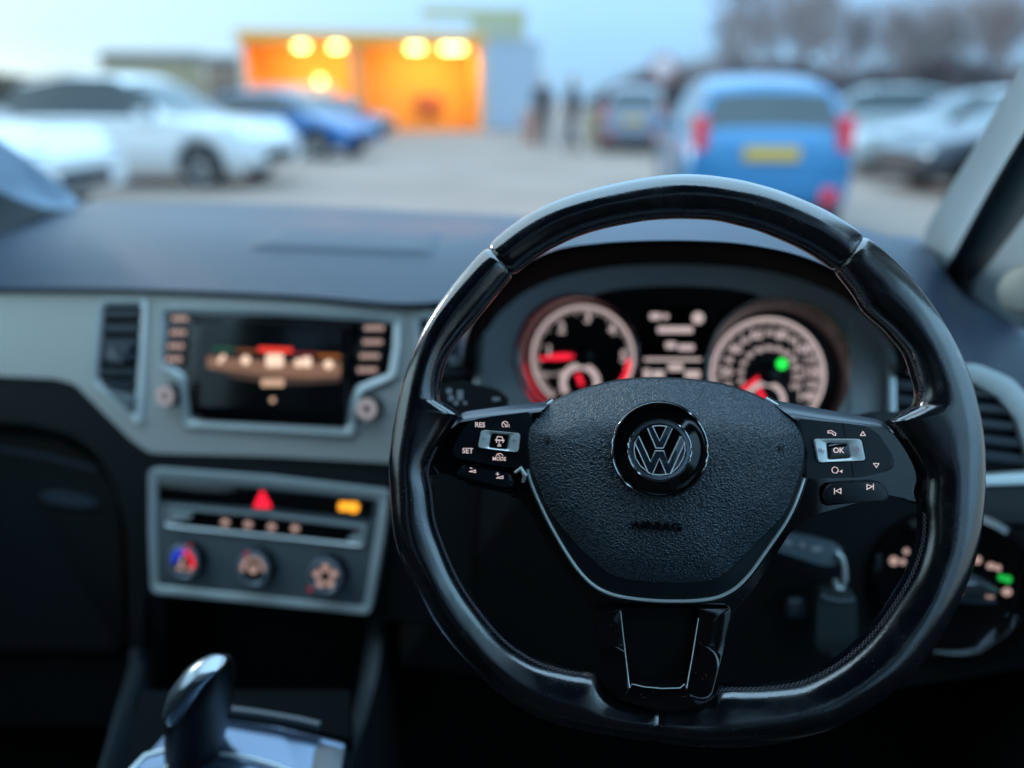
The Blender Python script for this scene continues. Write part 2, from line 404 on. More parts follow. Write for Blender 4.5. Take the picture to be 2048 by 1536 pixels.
RI = [ang_min(ii, 2*math.pi*i/NA) for i in range(NA)]
def sm(A, k):
    n = len(A); return [sum(A[(i+j) % n] for j in range(-k, k+1))/(2*k+1) for i in range(n)]
RO = sm(sm(RO, 5), 5); RI = sm(RI, 3)
def pang(px, py):
    v = loc(px, py)-C0; return math.atan2(v.y, v.x)
seams = [pang(1000, 522), pang(1702, 500), pang(1312, 1440)]
def dent(a, r):
    d = 0
    for i, s in enumerate(seams):
        x = ((a-s+math.pi) % (2*math.pi)-math.pi)*r
        d += (0.0013 if i < 2 else 0.0008)*math.exp(-(x/0.0011)**2) + (0.0006 if i < 2 else .0003)*math.exp(-(x/0.004)**2)
    return d
NB = 44
WM = FW.mat()
WID = sm(sm([min(o-i, 0.0345) for o, i in zip(RO, RI)], 40), 40)
def rimpt(a, ro, ri, b, hd=0.0150):
    cb, sb = math.cos(b), math.sin(b); wd = WID[int(round(a/(2*math.pi)*NA)) % NA]
    rc = ro-wd/2; hw = wd/2 if cb > 0 else rc-ri
    ex = 1.0
    cx = math.copysign(abs(cb)**ex, cb); sx = math.copysign(abs(sb)**ex, sb)
    dn = dent(a, rc)
    wob = 0.00018*noise.noise(Vector((math.cos(a)*9, math.sin(a)*9, b*1.5)))
    r = rc+cx*(hw-dn+wob); h = sx*(hd-dn+wob)
    # soft facet line and shallow thumb groove on the front
    if sb > 0: h -= 0.0004*math.exp(-((cb+0.42)/0.16)**2)
    return C0+Vector((r*math.cos(a), r*math.sin(a), h))
rows = []
for i in range(NA):
    a = 2*math.pi*i/NA
    rows.append([WM @ rimpt(a, RO[i], RI[i], 2*math.pi*k/NB) for k in range(NB)])
rows.append(rows[0])
mb = MB(); mb.grid(rows, True)
rim = mb.build('rim', rim_leather, wheel)
# zigzag stitching along the inner edge
n = 330; parts = {}
for i in range(n):
    a0 = 2*math.pi*i/n; a1 = 2*math.pi*(i+0.92)/n
    d = math.degrees(a0) % 360
    if 172 < d < 181 or d < 8 or 350 < d or 246 < d < 276: continue
    mb = parts.setdefault(0 if d < 172 else (1 if d < 246 else 2), MB())
    i0 = int(a0/(2*math.pi)*NA) % NA; i1 = int(a1/(2*math.pi)*NA) % NA
    for k in (0, 1):
        p = rimpt(a0, RO[i0], RI[i0], math.pi*(0.865+0.05*k)); q = rimpt(a1, RO[i1], RI[i1], math.pi*(0.915-0.05*k))
        cc = C0+Vector((math.cos(a0), math.sin(a0), 0))*((RO[i0]+RI[i0])/2)
        P = [WM @ (x+(x-cc).normalized()*0.00015) for x in (p, (p+q)/2+((p+q)/2-cc).normalized()*0.0002, q)]
        mb.tube(P, 0.00030, 5)
for mb in parts.values(): mb.build('stitching', thread, rim)

# spokes -----------------------------------------------------------
spoke_px = [(1085,822),(1020,830),(960,837),(925,842),(905,852),(885,880),(866,913),(852,940),(862,952),(880,948),(905,945),(926,967),(1026,990),(1052,1010),(1072,1050),(1105,1105),(1150,1172),(1184,1222),(1200,1310),(1212,1370),(1238,1402),(1300,1420),(1340,1426),(1400,1418),(1424,1395),(1446,1310),(1462,1232),(1500,1190),(1545,1120),(1580,1065),(1620,1032),(1770,990),(1812,990),(1838,1014),(1856,990),(1862,975),(1845,944),(1818,897),(1782,860),(1755,850),(1650,843),(1590,842),(1540,850),(1400,850),(1250,850),(1120,848)]
plate('spoke_frame', FW, rounded(spoke_px, 8, 2), -0.001, -0.022, piano, wheel, 0.0015)
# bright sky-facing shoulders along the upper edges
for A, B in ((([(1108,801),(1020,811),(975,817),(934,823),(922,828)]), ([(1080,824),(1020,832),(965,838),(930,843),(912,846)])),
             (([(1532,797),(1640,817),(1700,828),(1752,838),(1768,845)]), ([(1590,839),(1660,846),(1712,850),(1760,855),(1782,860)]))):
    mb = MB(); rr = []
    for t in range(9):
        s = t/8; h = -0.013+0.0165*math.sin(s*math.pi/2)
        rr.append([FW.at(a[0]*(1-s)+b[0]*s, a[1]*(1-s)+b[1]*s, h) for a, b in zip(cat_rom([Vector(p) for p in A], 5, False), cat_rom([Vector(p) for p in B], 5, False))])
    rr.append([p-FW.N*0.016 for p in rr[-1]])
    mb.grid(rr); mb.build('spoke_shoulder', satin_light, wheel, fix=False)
# lower spoke: gloss U around a dark recess
lo = rounded([(1187,1216),(1188,1226),(1200,1310),(1212,1368),(1238,1400),(1300,1418),(1340,1423),(1400,1415),(1424,1392),(1445,1310),(1461,1234),(1463,1216)], 8, 4)
li = rounded([(1242,1216),(1243,1230),(1257,1380),(1264,1372),(1310,1377),(1366,1375),(1373,1380),(1396,1234),(1398,1216)], 5, 3)
ls = ringplate('lower_spoke_trim', FW, lo, li, (1322, 1300), (lambda x, y: 0.0042+0.0125*(lambda t: t*t*(3-2*t))(max(0, min(1, (y-1285)/120)))), -0.004, piano, wheel, n=200, bevel=0.0007)
plate('spoke_recess', FW, li, -0.0004, -0.004, mat('recess_black', (0.002, 0.003, 0.004), 0.7, spec=0.15), wheel)
mb = MB().tube([FW.at(x, y, 0.0046+0.0125*(lambda t: t*t*(3-2*t))(max(0, min(1, (y-1285)/120)))) for x, y in [(1241,1222),(1250,1300),(1259,1376),(1264,1368),(1290,1374),(1325,1377),(1360,1376),(1369,1368),(1373,1377),(1386,1305),(1397,1236)]], 0.00030, 6)
mb.build('spoke_recess_glint', satin_chrome, wheel)  # bright tube added as the highlight on the recess's bevelled edge

# airbag pad --------------------------------------------------------
pad_px = [(1106,802),(1072,831),(1054,862),(1051,902),(1062,959),(1091,1027),(1125,1090),(1156,1137),(1187,1169),(1222,1187),(1266,1196),(1328,1201),(1406,1199),(1453,1186),(1490,1157),(1531,1102),(1578,1031),(1606,959),(1615,906),(1606,868),(1581,832),(1531,798),(1469,773),(1406,760),(1328,754),(1250,757),(1187,770),(1141,785)]
PO = cat_rom([Vector(p) for p in pad_px], 6)
PC = Vector((1330, 935))
def inset(P, d):
    n = len(P); o = []
    for i, p in enumerate(P):
        t = (P[(i+1) % n]-P[i-1]).normalized(); nr = Vector((-t.y, t.x))
        if nr.dot(PC-p) < 0: nr = -nr
        o.append(p+nr*d)
    return o
def lowh(p):         # smooth lower band is wider at the bottom
    return 4+ (26*max(0, min(1, (p.y-1030)/120)) + 6*max(0, min(1, (p.y-840)/120)))
def topness(p): return max(0, min(1, (860-p.y)/90))
inner = inset(PO, 0); 
n_ = len(PO); IN = []
for i, p in enumerate(PO):
    t = (PO[(i+1) % n_]-PO[i-1]).normalized(); nr = Vector((-t.y, t.x))
    if nr.dot(PC-p) < 0: nr = -nr
    IN.append(p+nr*lowh(p))
rows = []
NR = 30
for k in range(NR+1):
    s = k/NR; row = []
    for q in IN:
        p = q.lerp(PC, 1-s)
        if (p-Vector((1319, 900))).length < 1: pass
        tn = topness(q)
        h = 0.0225 - (0.0095+0.010*tn)*s**2.4 - (0.007+0.008*tn)*s**(9-5.5*tn)
        row.append(FW.at(p.x, p.y, h))
    rows.append(row)
mb = MB(); mb.grid(rows, True)
pad = mb.build('airbag_cover', pad_leather, wheel, fix=False)
rr = []
for s in range(7):
    t = s/6; row = []
    for q, o in zip(IN, PO):
        tn = topness(q); hh = 0.0225-0.0095-0.007-0.018*tn
        row.append(FW.at(q.x*(1-t)+o.x*t, q.y*(1-t)+o.y*t, hh-0.0006-(0.0035)*t**1.5 if t > 0 else hh-0.0001))
    rr.append(row)
rr.append([p-FW.N*0.012 for p in rr[-1]])
mb = MB(); mb.grid(rr, True); mb.build('cover_border', pad_smooth, wheel, fix=False)
# metal line round the pad
tl = [FW.at(p.x, p.y, (0.0225-0.0095-0.007-0.018*topness(p))-0.0038) for p in inset(PO, -1)[:21*6+1]]
mb = MB().tube(tl, 0.00105, 8); mb.build('pad_trim', satin_chrome, wheel)
mb = MB().tube([p-FW.N*0.0012+(p-FW.at(PC.x, PC.y)).normalized()*0.0016 for p in tl], 0.0009, 6); mb.build('pad_gasket', satin, wheel)
emboss = mat('emboss', (0.001, 0.0015, 0.002), 0.25)
def pad_h(px, py):
    v = Vector((px, py))-PC; a = math.atan2(v.y, v.x); R_ = ang_hit([(p.x, p.y) for p in IN], (PC.x, PC.y), a); s = v.length/R_
    return 0.0225-0.0095*s**2.4-0.007*s**9
text('airbag_lettering', FW, 'AIRBAG', 1314, 1053, pad_h(1314, 1053)+0.0009, 24, emboss, wheel, slope=0.055, sx=1.22, bold=0.012, thick=0.0016)
strokes('horn_mark', FW, [[(1548,903),(1548,893),(1560,893),(1560,901),(1548,901)], [(1566,888),(1566,906)]], pad_h(1556, 897)+0.0003, 1.6, emboss, wheel)
strokes('horn_mark', FW, [[(1094,886),(1094,876),(1106,876),(1106,884),(1094,884)], [(1090,870),(1090,890)]], pad_h(1098, 880)+0.0003, 1.6, emboss, wheel)

# emblem -------------------------------------------------------------
EX, EY = 1319, 900
PXM = (FW.at(EX+50, EY, .024)-FW.at(EX-50, EY, .024)).length/100
eh = 0.0268
def er(px): return px*PXM
emb = lathe(FW, EX, EY, [(er(100), eh-0.006), (er(99.5), eh-0.0008), (er(97), eh+0.0006), (er(94), eh-0.0006), (er(92), eh-0.0030), (er(80), eh-0.0030), (er(66), eh-0.0018), (er(62), eh-0.0018), (0.00005, eh-0.0018)], 96, eh).build('emblem', piano, wheel)
mb = MB().tube(true_circ(FW, EX, EY, er(95.5), eh+0.0003, 96), 0.0005, 8, closed=True); mb.build('emblem_ring', chrome, emb)
mb = MB().tube(true_circ(FW, EX, EY, er(63), eh-0.0010, 96), 0.00055, 8, closed=True); mb.build('emblem_ring', chrome, emb)
lathe(FW, EX, EY, [(er(62), eh-0.0014), (er(60), eh-0.0007), (er(54), eh-0.0007), (er(52.5), eh-0.0016)], 96, eh).build('emblem_ring', dark_chrome, emb)
def ex(x, y): return (1200+x*0.2083+(EX-1318.1), 740+y*0.2083+(EY-898.3))
Vp = [ex(*p) for p in [(452,551),(500,532),(568,672),(636,532),(692,551),(602,742),(533,742)]]
Wp_ = [ex(*p) for p in [(330,690),(366,626),(481,872),(528,768),(607,768),(650,886),(770,626),(808,690),(672,988),(632,994),(567,840),(499,994),(458,976)]]
for nm, P in (('emblem_mark', Vp), ('emblem_mark', Wp_)):
    mk = plate(nm, FW, P, eh+0.0002, eh-0.0018, mat('mark_dark_reflection', (0.020, 0.034, 0.048), 0.12, 0.0, coat=1.0), emb, 0.0002)  # dark reflection in the chrome letters painted as their face colour
    MB().tube([FW.at(p[0], p[1], eh+0.0003) for p in P], 0.00032, 6, closed=True).build('mark_edge_glint', mat('edge_glint', (.95, .97, .98), .3, .15), emb)  # near-white tubes drawn as the highlights on the letter edges
for q in ([(330,690),(322,760),(338,840),(385,915),(458,972)], [(808,690),(812,770),(790,850),(740,925),(672,988)], [(500,532),(568,526),(636,532)], [(499,994),(565,1000),(632,994)]):
    MB().tube([FW.at(*ex(*p), eh+0.0002) for p in q], 0.00028, 6).build('mark_edge_glint', MATS['edge_glint'], emb)

# button groups --------------------------------------------------------
lab = mat('button_print', (0.75, 0.62, 0.60), 0.5, emit=(1.0, 0.72, 0.68), es=0.35)
lab_dim = mat('rocker_print', (0.30, 0.33, 0.34), 0.5)
lp = rounded([(1066,823),(990,832),(950,838),(930,852),(906,893),(904,914),(985,930),(1064,940),(1056,900)], 10, 4)
lb = plate('button_panel', FW, lp, 0.0040, -0.002, satin, wheel, 0.0012)
lw = rounded([(1590,837),(1686,846),(1731,852),(1758,868),(1781,903),(1792,927),(1782,941),(1722,955),(1604,957),(1616,906)], 10, 4)
rb = plate('button_panel', FW, lw, 0.0040, -0.002, satin, wheel, 0.0012)
gap = mat('gap_black', (0.001, 0.001, 0.001), 0.9)
strokes('panel_gap', FW, [[(993,832),(988,862)], [(974,898),(971,928)]], 0.0043, 1.4, gap, lb)
strokes('panel_gap', FW, [[(1686,846),(1692,880)], [(1703,922),(1707,955)]], 0.0043, 1.6, gap, rb)
def rocker(par, o, i):
    P = rounded(o, 7, 4); Q = rounded(i, 3, 3)
    plate('rocker_gap', FW, rounded([(p[0]+(p[0]-sum(a[0] for a in o)/4)*0.04, p[1]+(p[1]-sum(a[1] for a in o)/4)*0.09) for p in o], 8, 4), 0.0043, 0.002, gap, par)
    c = (sum(p[0] for p in i)/4, sum(p[1] for p in i)/4)
    ringplate('rocker_switch', FW, P, Q, c, 0.0072, 0.003, satin_chrome, par, bevel=0.0006, hin=0.0060)
    plate('centre_button', FW, Q, 0.0068, 0.003, piano, par, 0.0005)
rocker(lb, [(962,860),(1040,867),(1036,905),(955,895)], [(983,867),(1019,870),(1014,898),(978,894)])
rocker(rb, [(1629,878),(1723,878),(1732,921),(1637,925)], [(1654,886),(1696,886),(1702,915),(1657,918)])
strokes('rocker_icon', FW, [[(1023,880),(1032,881)], [(1028,876),(1027,886)], [(964,876),(970,877)]], 0.0074, 1.3, lab_dim, lb)
text('button_lettering', FW, 'RES', 960, 850, 0.0044, 14, lab, lb, slope=0.03, sx=0.95, bold=0.012)
text('button_lettering', FW, 'SET', 935.5, 902, 0.0044, 15, lab, lb, slope=0.03, sx=0.95, bold=0.012)
text('button_lettering', FW, 'MODE', 998.5, 918, 0.0044, 10, lab, lb, slope=0.03, sx=0.95, bold=0.02)
text('button_lettering', FW, '0/1', 1015, 852, 0.0044, 8, lab, lb, slope=0.03, bold=0.02)
def arc(cx, cy, r, a0, a1, n=10): return [(cx+r*math.cos(R(a0+(a1-a0)*i/n)), cy+r*math.sin(R(a0+(a1-a0)*i/n))) for i in range(n+1)]
strokes('button_icon', FW, [arc(1010,849,6.2,120,345), [(1006,845),(1011,850)], arc(999,914,7,190,350), [(995,908),(1000,913)]], 0.0044, 1.3, lab, lb)
strokes('button_icon', FW, [[(993,878),(995,873),(1004,874),(1006,879)], [(2.4, [(991,880),(1008,881)])][0], [(993,882),(993,885)], [(1006,883),(1006,885)], [(999,883),(998,886)], [(996,889),(1001,889)], [(995,892),(1002,892)]], 0.0071, 1.6, lab, lb)
strokes('button_icon', FW, [[(1656,866),(1656,862),(1663,861),(1672,867),(1671,871),(1667,870),(1664,866),(1659,866),(1656,866)], [(1721,871),(1726,863),(1731,871),(1721,871)], [(1747,927),(1758,927),(1753,935),(1747,927)],
     arc(1670,940,6,100,330)+[(1676,939),(1677,942),(1675,943),(1674,946),(1671,946)]], 0.0044, 1.4, lab, rb)
blobs('button_icon', FW, [[(1679,943),(1685,939),(1685,946)]], 0.0045, lab, rb)
text('button_lettering', FW, 'OK', 1677, 901, 0.0071, 15, lab, rb, slope=0.02, bold=0.015)
strokes('rocker_icon', FW, [[(1638,898),(1643,898),(1643,903),(1638,903),(1638,898)], [(1642,901),(1648,901),(1648,906),(1642,906)], [(1708,895),(1714,893),(1714,899),(1708,899),(1708,895)], [(1712,897),(1718,896),(1718,902),(1712,902)], [(1714,905),(1716,906)]], 0.0074, 1.2, mat('rocker_print_pink', (0.55, 0.42, 0.50), 0.5), rb)
vb = plate('volume_button', FW, rounded([(925,930),(1022,948),(1026,970),(1018,976),(914,957),(914,942)], 6, 3), 0.0036, -0.006, satin, wheel, 0.0014)
nb = plate('track_button', FW, rounded([(1655,968),(1700,965),(1758,962),(1772,974),(1781,994),(1770,1000),(1650,1013),(1645,985)], 7, 3), 0.0036, -0.006, satin, wheel, 0.0014)
strokes('button_icon', FW, [[(939,943),(951,940),(951,945),(939,943)], [(940,936),(944,936.5)], [(993,956),(1006,952),(1006,957),(993,956)], [(992,948),(998,948.5)], [(995,945),(995,951)]], 0.0040, 1.5, lab, vb)
strokes('button_icon', FW, [[(1669,977),(1669,988)], [(1682,977),(1682,987),(1672,982),(1682,977)], [(1734,969),(1734,979),(1745,973),(1734,969)], [(1747,968),(1747,979)]], 0.0040, 1.6, lab, nb)
# bright metal clip beside the volume button
MB().tube([FW.at(1030,945,.003), FW.at(1042,936,.004), FW.at(1050,950,.004), FW.at(1046,964,.002)], [0.0010, 0.0015, 0.0017, 0.0010], 8).build('spoke_clip', satin_chrome, wheel)
# ================================================================== CABIN
CX = -0.36
cab = empty('car_cabin', Vector((CX, 0, 0.35)), 'pale grey pillars, roof lining and door trim enclosing the dark car interior', 'car cabin')
dark_trim = mat('cabin_trim', (0.012, 0.014, 0.016), 0.7)
carpet = mat('carpet', (0.012, 0.013, 0.014), 0.95)
XL, XR = CX-0.74, CX+0.74
def boxo(name, x0, x1, y0, y1, z0, z1, m, par, bevel=0.006, label=None):
    mb = MB(); mb.box(Vector(((x0+x1)/2, (y0+y1)/2, (z0+z1)/2)), abs(x1-x0), abs(y1-y0), abs(z1-z0))
    return mb.build(name, m, par, label, bevel=bevel, origin=Vector(((x0+x1)/2, (y0+y1)/2, z0)))
boxo('floor_carpet', XL, XR, -1.9, 1.25, 0.30, 0.345, carpet, cab)
boxo('bulkhead', XL+.03, XR-.03, 1.16, 1.24, 0.35, 1.02, dash_black, cab)
lining = mat('roof_grey', (0.035, 0.04, 0.045), .9)
boxo('roof_lining', XL+.06, XR-.06, -1.85, 0.30, 1.545, 1.585, lining, cab, 0.01)
for x, sgn in ((XL, -1), (XR, 1)):
    boxo('door_panel', x-.03+sgn*.03, x+.03+sgn*.03, -1.85, 0.95, 0.345, 0.97, dark_trim, cab, 0.01)
    boxo('roof_rail', x-.03, x+.03, -1.85, 0.34, 1.49, 1.56, lining, cab, 0.01)
    boxo('door_pillar', x-.03, x+.03, -0.52, -0.36, 0.97, 1.49, dark_trim, cab, 0.01)
    boxo('rear_pillar', x-.03, x+.03, -1.85, -1.45, 0.97, 1.49, lining, cab, 0.01)
boxo('tailgate_trim', XL, XR, -1.94, -1.88, 0.345, 1.08, dark_trim, cab)
# side and rear glass; unseen rear panes tinted dark to dim the cabin
clr = glassmat('door_glass', (0.80, 0.90, 0.88), 1.45, 0.5); dim_glass = glassmat('cabin_dim_glass', (0.16, 0.18, 0.18), 1.45, 0.8)
for x in (XL, XR):
    MB().add([Vector((x, y, z)) for y, z in ((-.36, .97), (.92, .97), (.34, 1.49), (-.36, 1.49))], [[0, 1, 2, 3]]).build('door_window', clr, cab, smooth=False)
    MB().add([Vector((x, y, z)) for y, z in ((-1.45, .97), (-.52, .97), (-.52, 1.49), (-1.45, 1.49))], [[0, 1, 2, 3]]).build('door_window', dim_glass, cab, smooth=False)
MB().add([Vector((x, -1.90, z)) for x, z in ((XL+.03, 1.08), (XR-.03, 1.08), (XR-.09, 1.545), (XL+.09, 1.545))], [[0, 1, 2, 3]]).build('rear_window', dim_glass, cab, smooth=False)
# windscreen: one pane from the scuttle to the header
wsg = glassmat('windscreen_glass', (0.93, 0.97, 0.97), 1.45, 0.5)
V0 = [Vector((XL+.02, 1.14, 1.08)), Vector((XR-.02, 1.14, 1.08)), Vector((XR-.10, 0.30, 1.56)), Vector((XL+.10, 0.30, 1.56))]
rows = []
for i in range(9):
    t = i/8; a = V0[0].lerp(V0[3], t); b = V0[1].lerp(V0[2], t); row = []
    for j in range(17):
        s = j/16; p = a.lerp(b, s); bow = 4*s*(1-s); row.append(p+Vector((0, 0.10, 0.05))*bow)
    rows.append(row)
MB().grid(rows).build('windscreen', wsg, cab, fix=False)
# A pillars -------------------------------------------------------------
def loft(name, lines, m, par, n=6, label=None, fix=False):
    rows = [cat_rom([Vector(p) for p in ln], n, False) for ln in lines]
    return MB().grid(rows).build(name, m, par, label, fix=fix)
rp = [[L(2130, -60, .62), L(2060, 100, .70), L(1945, 300, .82), L(1862, 440, .93), L(1846, 490, .97)],
      [L(2180, -20, .60), L(2088, 130, .68), L(1985, 320, .79), L(1905, 460, .89), L(1868, 520, .95)],
      [L(2240, 20, .58), L(2105, 180, .655), L(1996, 350, .765), L(1912, 500, .865), L(1890, 545, .93)],
      [L(2250, 30, .60), L(2114, 195, .675), L(2006, 362, .785), L(1922, 512, .885), L(1900, 556, .95)],
      [L(2290, 150, .57), L(2170, 280, .65), L(2075, 400, .75), L(1985, 520, .84), L(1945, 575, .90)],
      [L(2300, 160, .55), L(2180, 290, .63), L(2085, 410, .73), L(1995, 530, .82), L(1955, 580, .88)],
      [L(2500, 300, .5), L(2350, 420, .58), L(2200, 520, .66), L(2100, 590, .74), L(2048, 650, .80)]]
hdr = Vector((XR-.09, .36, 1.53))
rp = [[hdr+(ln[0]-rp[0][0])*.8]+ln+[ln[-1]+Vector((0.01, -.01, -.05)), ln[-1]+Vector((0.02, -.02, -.14))] for ln in rp]
loft('windscreen_pillar', rp[:3], pillar_m, cab, label='pale grey windscreen pillar at the right edge')
loft('pillar_seal', rp[2:5], mat('seal_dark', (0.07, 0.095, 0.105), 0.8), cab)
loft('pillar_trim', rp[4:], pillar_m, cab)
lpil = [[L(-260, 60, .85), L(-60, 236, .97), L(60, 322, 1.04), L(120, 370, 1.08), L(158, 403, 1.10)],
        [L(-260, 90, .83), L(-60, 270, .95), L(40, 352, 1.02), L(105, 396, 1.06), L(150, 412, 1.08)],
        [L(-300, 300, .75), L(-120, 420, .83), L(-20, 440, .90), L(60, 440, .95), L(130, 425, 1.02)],
        [L(-300, 420, .70), L(-140, 470, .78), L(-40, 480, .84), L(20, 470, .90), L(90, 440, .98)]]
lpil = [[Vector((XL+.09, .36, 1.53))+(ln[0]-lpil[0][0])*.5]+ln for ln in lpil]
lmid = [a.lerp(b, .45) for a, b in zip(lpil[1], lpil[2])]
loft('windscreen_pillar', [lpil[0], lpil[1], lmid], mat('pillar_left_grey', (.18, .24, .31), .7), cab, label='pale grey windscreen pillar at the left edge')
loft('pillar_trim', [lmid, lpil[2], lpil[3]], dash_dark, cab)
lathe(Frame(L(2052, 580, .74), Vector((-.5, -.8, .2))), 2052, 580, [(.0001, 0), (.016, 0), (.020, -.002), (.021, -.008), (.024, -.008), (.024, -.015)], 36, 0).build('corner_speaker', mat('speaker_beige', (.42, .42, .36), .6), cab)
# seats (behind the photographer, they keep the footwells dark)
for x, nm, lb_ in ((0.0, 'driver seat', 'dark fabric driver seat with headrest behind the steering wheel'), (-0.72, 'seat', 'dark fabric front passenger seat with headrest left of the console')):
    st = empty('car_seat', Vector((x, -0.35, 0.35)), lb_, 'seat', 'front seats')
    st.parent = cab; st.matrix_parent_inverse = ROOT[cab.name].inverted(); del st['category']; del st['group']
    mb = MB(); mb.box(Vector((x, -0.12, 0.62)), 0.52, 0.50, 0.16, Matrix.Rotation(R(6), 3, 'X')); mb.build('seat_cushion', carpet, st, bevel=0.05)
    mb = MB(); mb.box(Vector((x, -0.50, 0.95)), 0.52, 0.14, 0.66, Matrix.Rotation(R(14), 3, 'X')); mb.build('backrest', carpet, st, bevel=0.05)
    mb = MB(); mb.box(Vector((x, -0.62, 1.40)), 0.27, 0.10, 0.18, Matrix.Rotation(R(14), 3, 'X')); mb.build('headrest', carpet, st, bevel=0.04)
boxo_ = None
rs = empty('rear_bench', Vector((CX, -1.4, 0.35)), 'dark fabric rear bench across the back of the cabin', 'seat')
rs.parent = cab; rs.matrix_parent_inverse = ROOT[cab.name].inverted(); del rs['category']
mb = MB(); mb.box(Vector((CX, -1.2, 0.62)), 1.3, 0.5, 0.16); mb.build('seat_cushion', carpet, rs, bevel=0.05)
mb = MB(); mb.box(Vector((CX, -1.55, 0.97)), 1.3, 0.16, 0.66, Matrix.Rotation(R(14), 3, 'X')); mb.build('backrest', carpet, rs, bevel=0.05)

# ================================================================== DASHBOARD
dash = empty('dashboard', Vector((CX, 0.7, 0.8)), 'soft grey-black dashboard with brushed metal trim, screen, dials and vents', 'dashboard')
# upper pad ---------------------------------------------------------------
backp = [(-330,640,.80),(-150,540,.86),(0,456,1.0),(80,424,1.06),(160,406,1.10),(350,404,1.12),(600,411,1.12),(850,423,1.12),(1050,433,1.12),(1250,444,1.12),(1400,452,1.12),(1600,463,1.12),(1740,471,1.08),(1850,480,1.0),(1905,560,.93),(1980,615,.86),(2130,700,.78),(2350,800,.7)]
frontp = [(-330,585),(-150,577),(0,577),(80,577),(160,577),(350,580),(600,591),(850,606),(1020,560,.72),(1200,500,.78),(1400,485,.80),(1600,500,.78),(1740,540,.75),(1850,640,.69),(1930,722),(1990,745),(2100,800),(2350,900)]
hF = 0.014
rowB = cat_rom([L(*p) for p in backp], 6, False)
rowF = cat_rom([FD.at(p[0], p[1], hF) if len(p) < 3 else L(*p) for p in frontp], 6, False)
rows = [[p+Vector((0, 0.03, -0.05)) for p in rowB]]
for k in range(13):
    t = k/12; rows.append([b.lerp(f, t)+Vector((0, 0, 0.026*math.sin(math.pi*t**1.8))) for b, f in zip(rowB, rowF)])
for dh, dz in ((-.003, -.0035), (-.008, -.006), (-.03, -.007)):
    rows.append([f+FD.N*dh+Vector((0, 0, dz)) for f in rowF])
pad_u = MB().grid(rows).build('upper_pad', dash_soft, dash, fix=False)
def padpt(px, py, lift=0.0):
    # nearest of the pad's centre rows along this pixel ray
    i = min(range(len(frontp)-1), key=lambda k: abs((frontp[k][0]+frontp[k+1][0])/2-px))
    A = L(*backp[i]); B = FD.at(frontp[i][0], frontp[i][1], hF) if len(frontp[i]) < 3 else L(*frontp[i]); n = (B-A).cross(Vector((1, 0, 0))).normalized()
    if n.z < 0: n = -n
    d = ray(px, py); A2 = A+n*(0.0155+lift); return CAM+d*((A2-CAM).dot(n)/d.dot(n))
from mathutils.bvhtree import BVHTree
nv = len(rows[0]); PV = [p for r in rows for p in r]
bvh = BVHTree.FromPolygons(PV, [[i*nv+j, i*nv+j+1, (i+1)*nv+j+1, (i+1)*nv+j] for i in range(len(rows)-1) for j in range(nv-1)])
def on_pad(px, py, lift):
    h = bvh.ray_cast(CAM, ray(px, py).normalized()); n = h[1] if h[1].z > 0 else -h[1]; return h[0]+n*lift
lt = cat_rom([Vector(p) for p in [(572,450),(650,451),(740,453),(820,456),(893,459)]], 6, False)
lbm = cat_rom([Vector(p) for p in [(470,499),(580,504),(690,508),(790,512),(874,516)]], 6, False)
lr = []
m_ = len(lt)
for k in range(15):
    t = k/14; row = []
    for j, (a, b) in enumerate(zip(lt, lbm)):
        p = a.lerp(b, t); e = min(t, 1-t)*14; f = min(j, m_-1-j)/2
        row.append(on_pad(p.x, p.y, -.001+.0055*min(1, e/1.6)*min(1, f/1.2)))
    lr.append(row)
MB().grid(lr).build('storage_lid', dash_soft, dash, 'raised lid in the middle of the dashboard top', fix=False)
MB().tube([L(x, y, Y)+Vector((0,0,.004)) for x, y, Y in [(1868,612,.80),(1905,622,.79),(1960,648,.77),(2010,675,.76),(2060,705,.75)]], 0.0009, 6).build('pad_seam', thread, dash)

# instrument hood ------------------------------------------------------------
H1 = [(895,700),(905,640),(935,580),(985,520),(1060,474),(1160,451),(1270,443),(1400,442),(1520,451),(1650,476),(1760,520),(1840,580),(1885,650),(1900,720)]
H2 = [(925,720),(938,660),(975,595),(1030,540),(1110,500),(1200,486),(1290,481),(1390,481),(1490,488),(1600,511),(1690,552),(1765,612),(1812,670),(1830,730)]
H2b = [(930,730),(944,670),(981,607),(1034,552),(1112,513),(1200,498),(1290,493),(1390,493),(1490,500),(1598,524),(1686,564),(1758,622),(1800,680),(1818,740)]
H3 = [(940,760),(955,690),(995,632),(1045,588),(1115,556),(1205,537),(1290,530),(1390,530),(1490,536),(1590,556),(1675,590),(1740,640),(1785,695),(1800,760)]
hy1 = [.76]*14; hy2 = [.60,.585,.57,.555,.545,.54,.54,.54,.54,.545,.555,.57,.585,.60]
r0 = cat_rom([L(x, y, .80)+Vector((0, .05, -.05)) for (x, y) in H1], 6, False)
r1 = cat_rom([L(x, y, .74) for (x, y) in H1], 6, False)
r2 = cat_rom([L(x, y, Y) for (x, y), Y in zip(H2, hy2)], 6, False)
r2b = cat_rom([L(x, y, Y+.006) for (x, y), Y in zip(H2b, hy2)], 6, False)
r3 = cat_rom([FD.at(x, y, .004) for (x, y) in H3], 6, False)
rows = [r0, r1]
for t in (.2, .4, .6, .8, .93): rows.append([a.lerp(b, t)+Vector((0, 0, .004*math.sin(math.pi*t))) for a, b in zip(r1, r2)])
rows += [r2]
MB().grid(rows).build('instrument_hood', dash_soft, dash, fix=False)
MB().grid([r2, [a.lerp(b, .5)+Vector((0, -.0015, 0)) for a, b in zip(r2, r2b)], r2b, [a.lerp(b, .5) for a, b in zip(r2b, r3)], r3]).build('hood_underside', mat('hood_black', (0.003, 0.004, 0.005), .8, spec=.12), dash, fix=False)

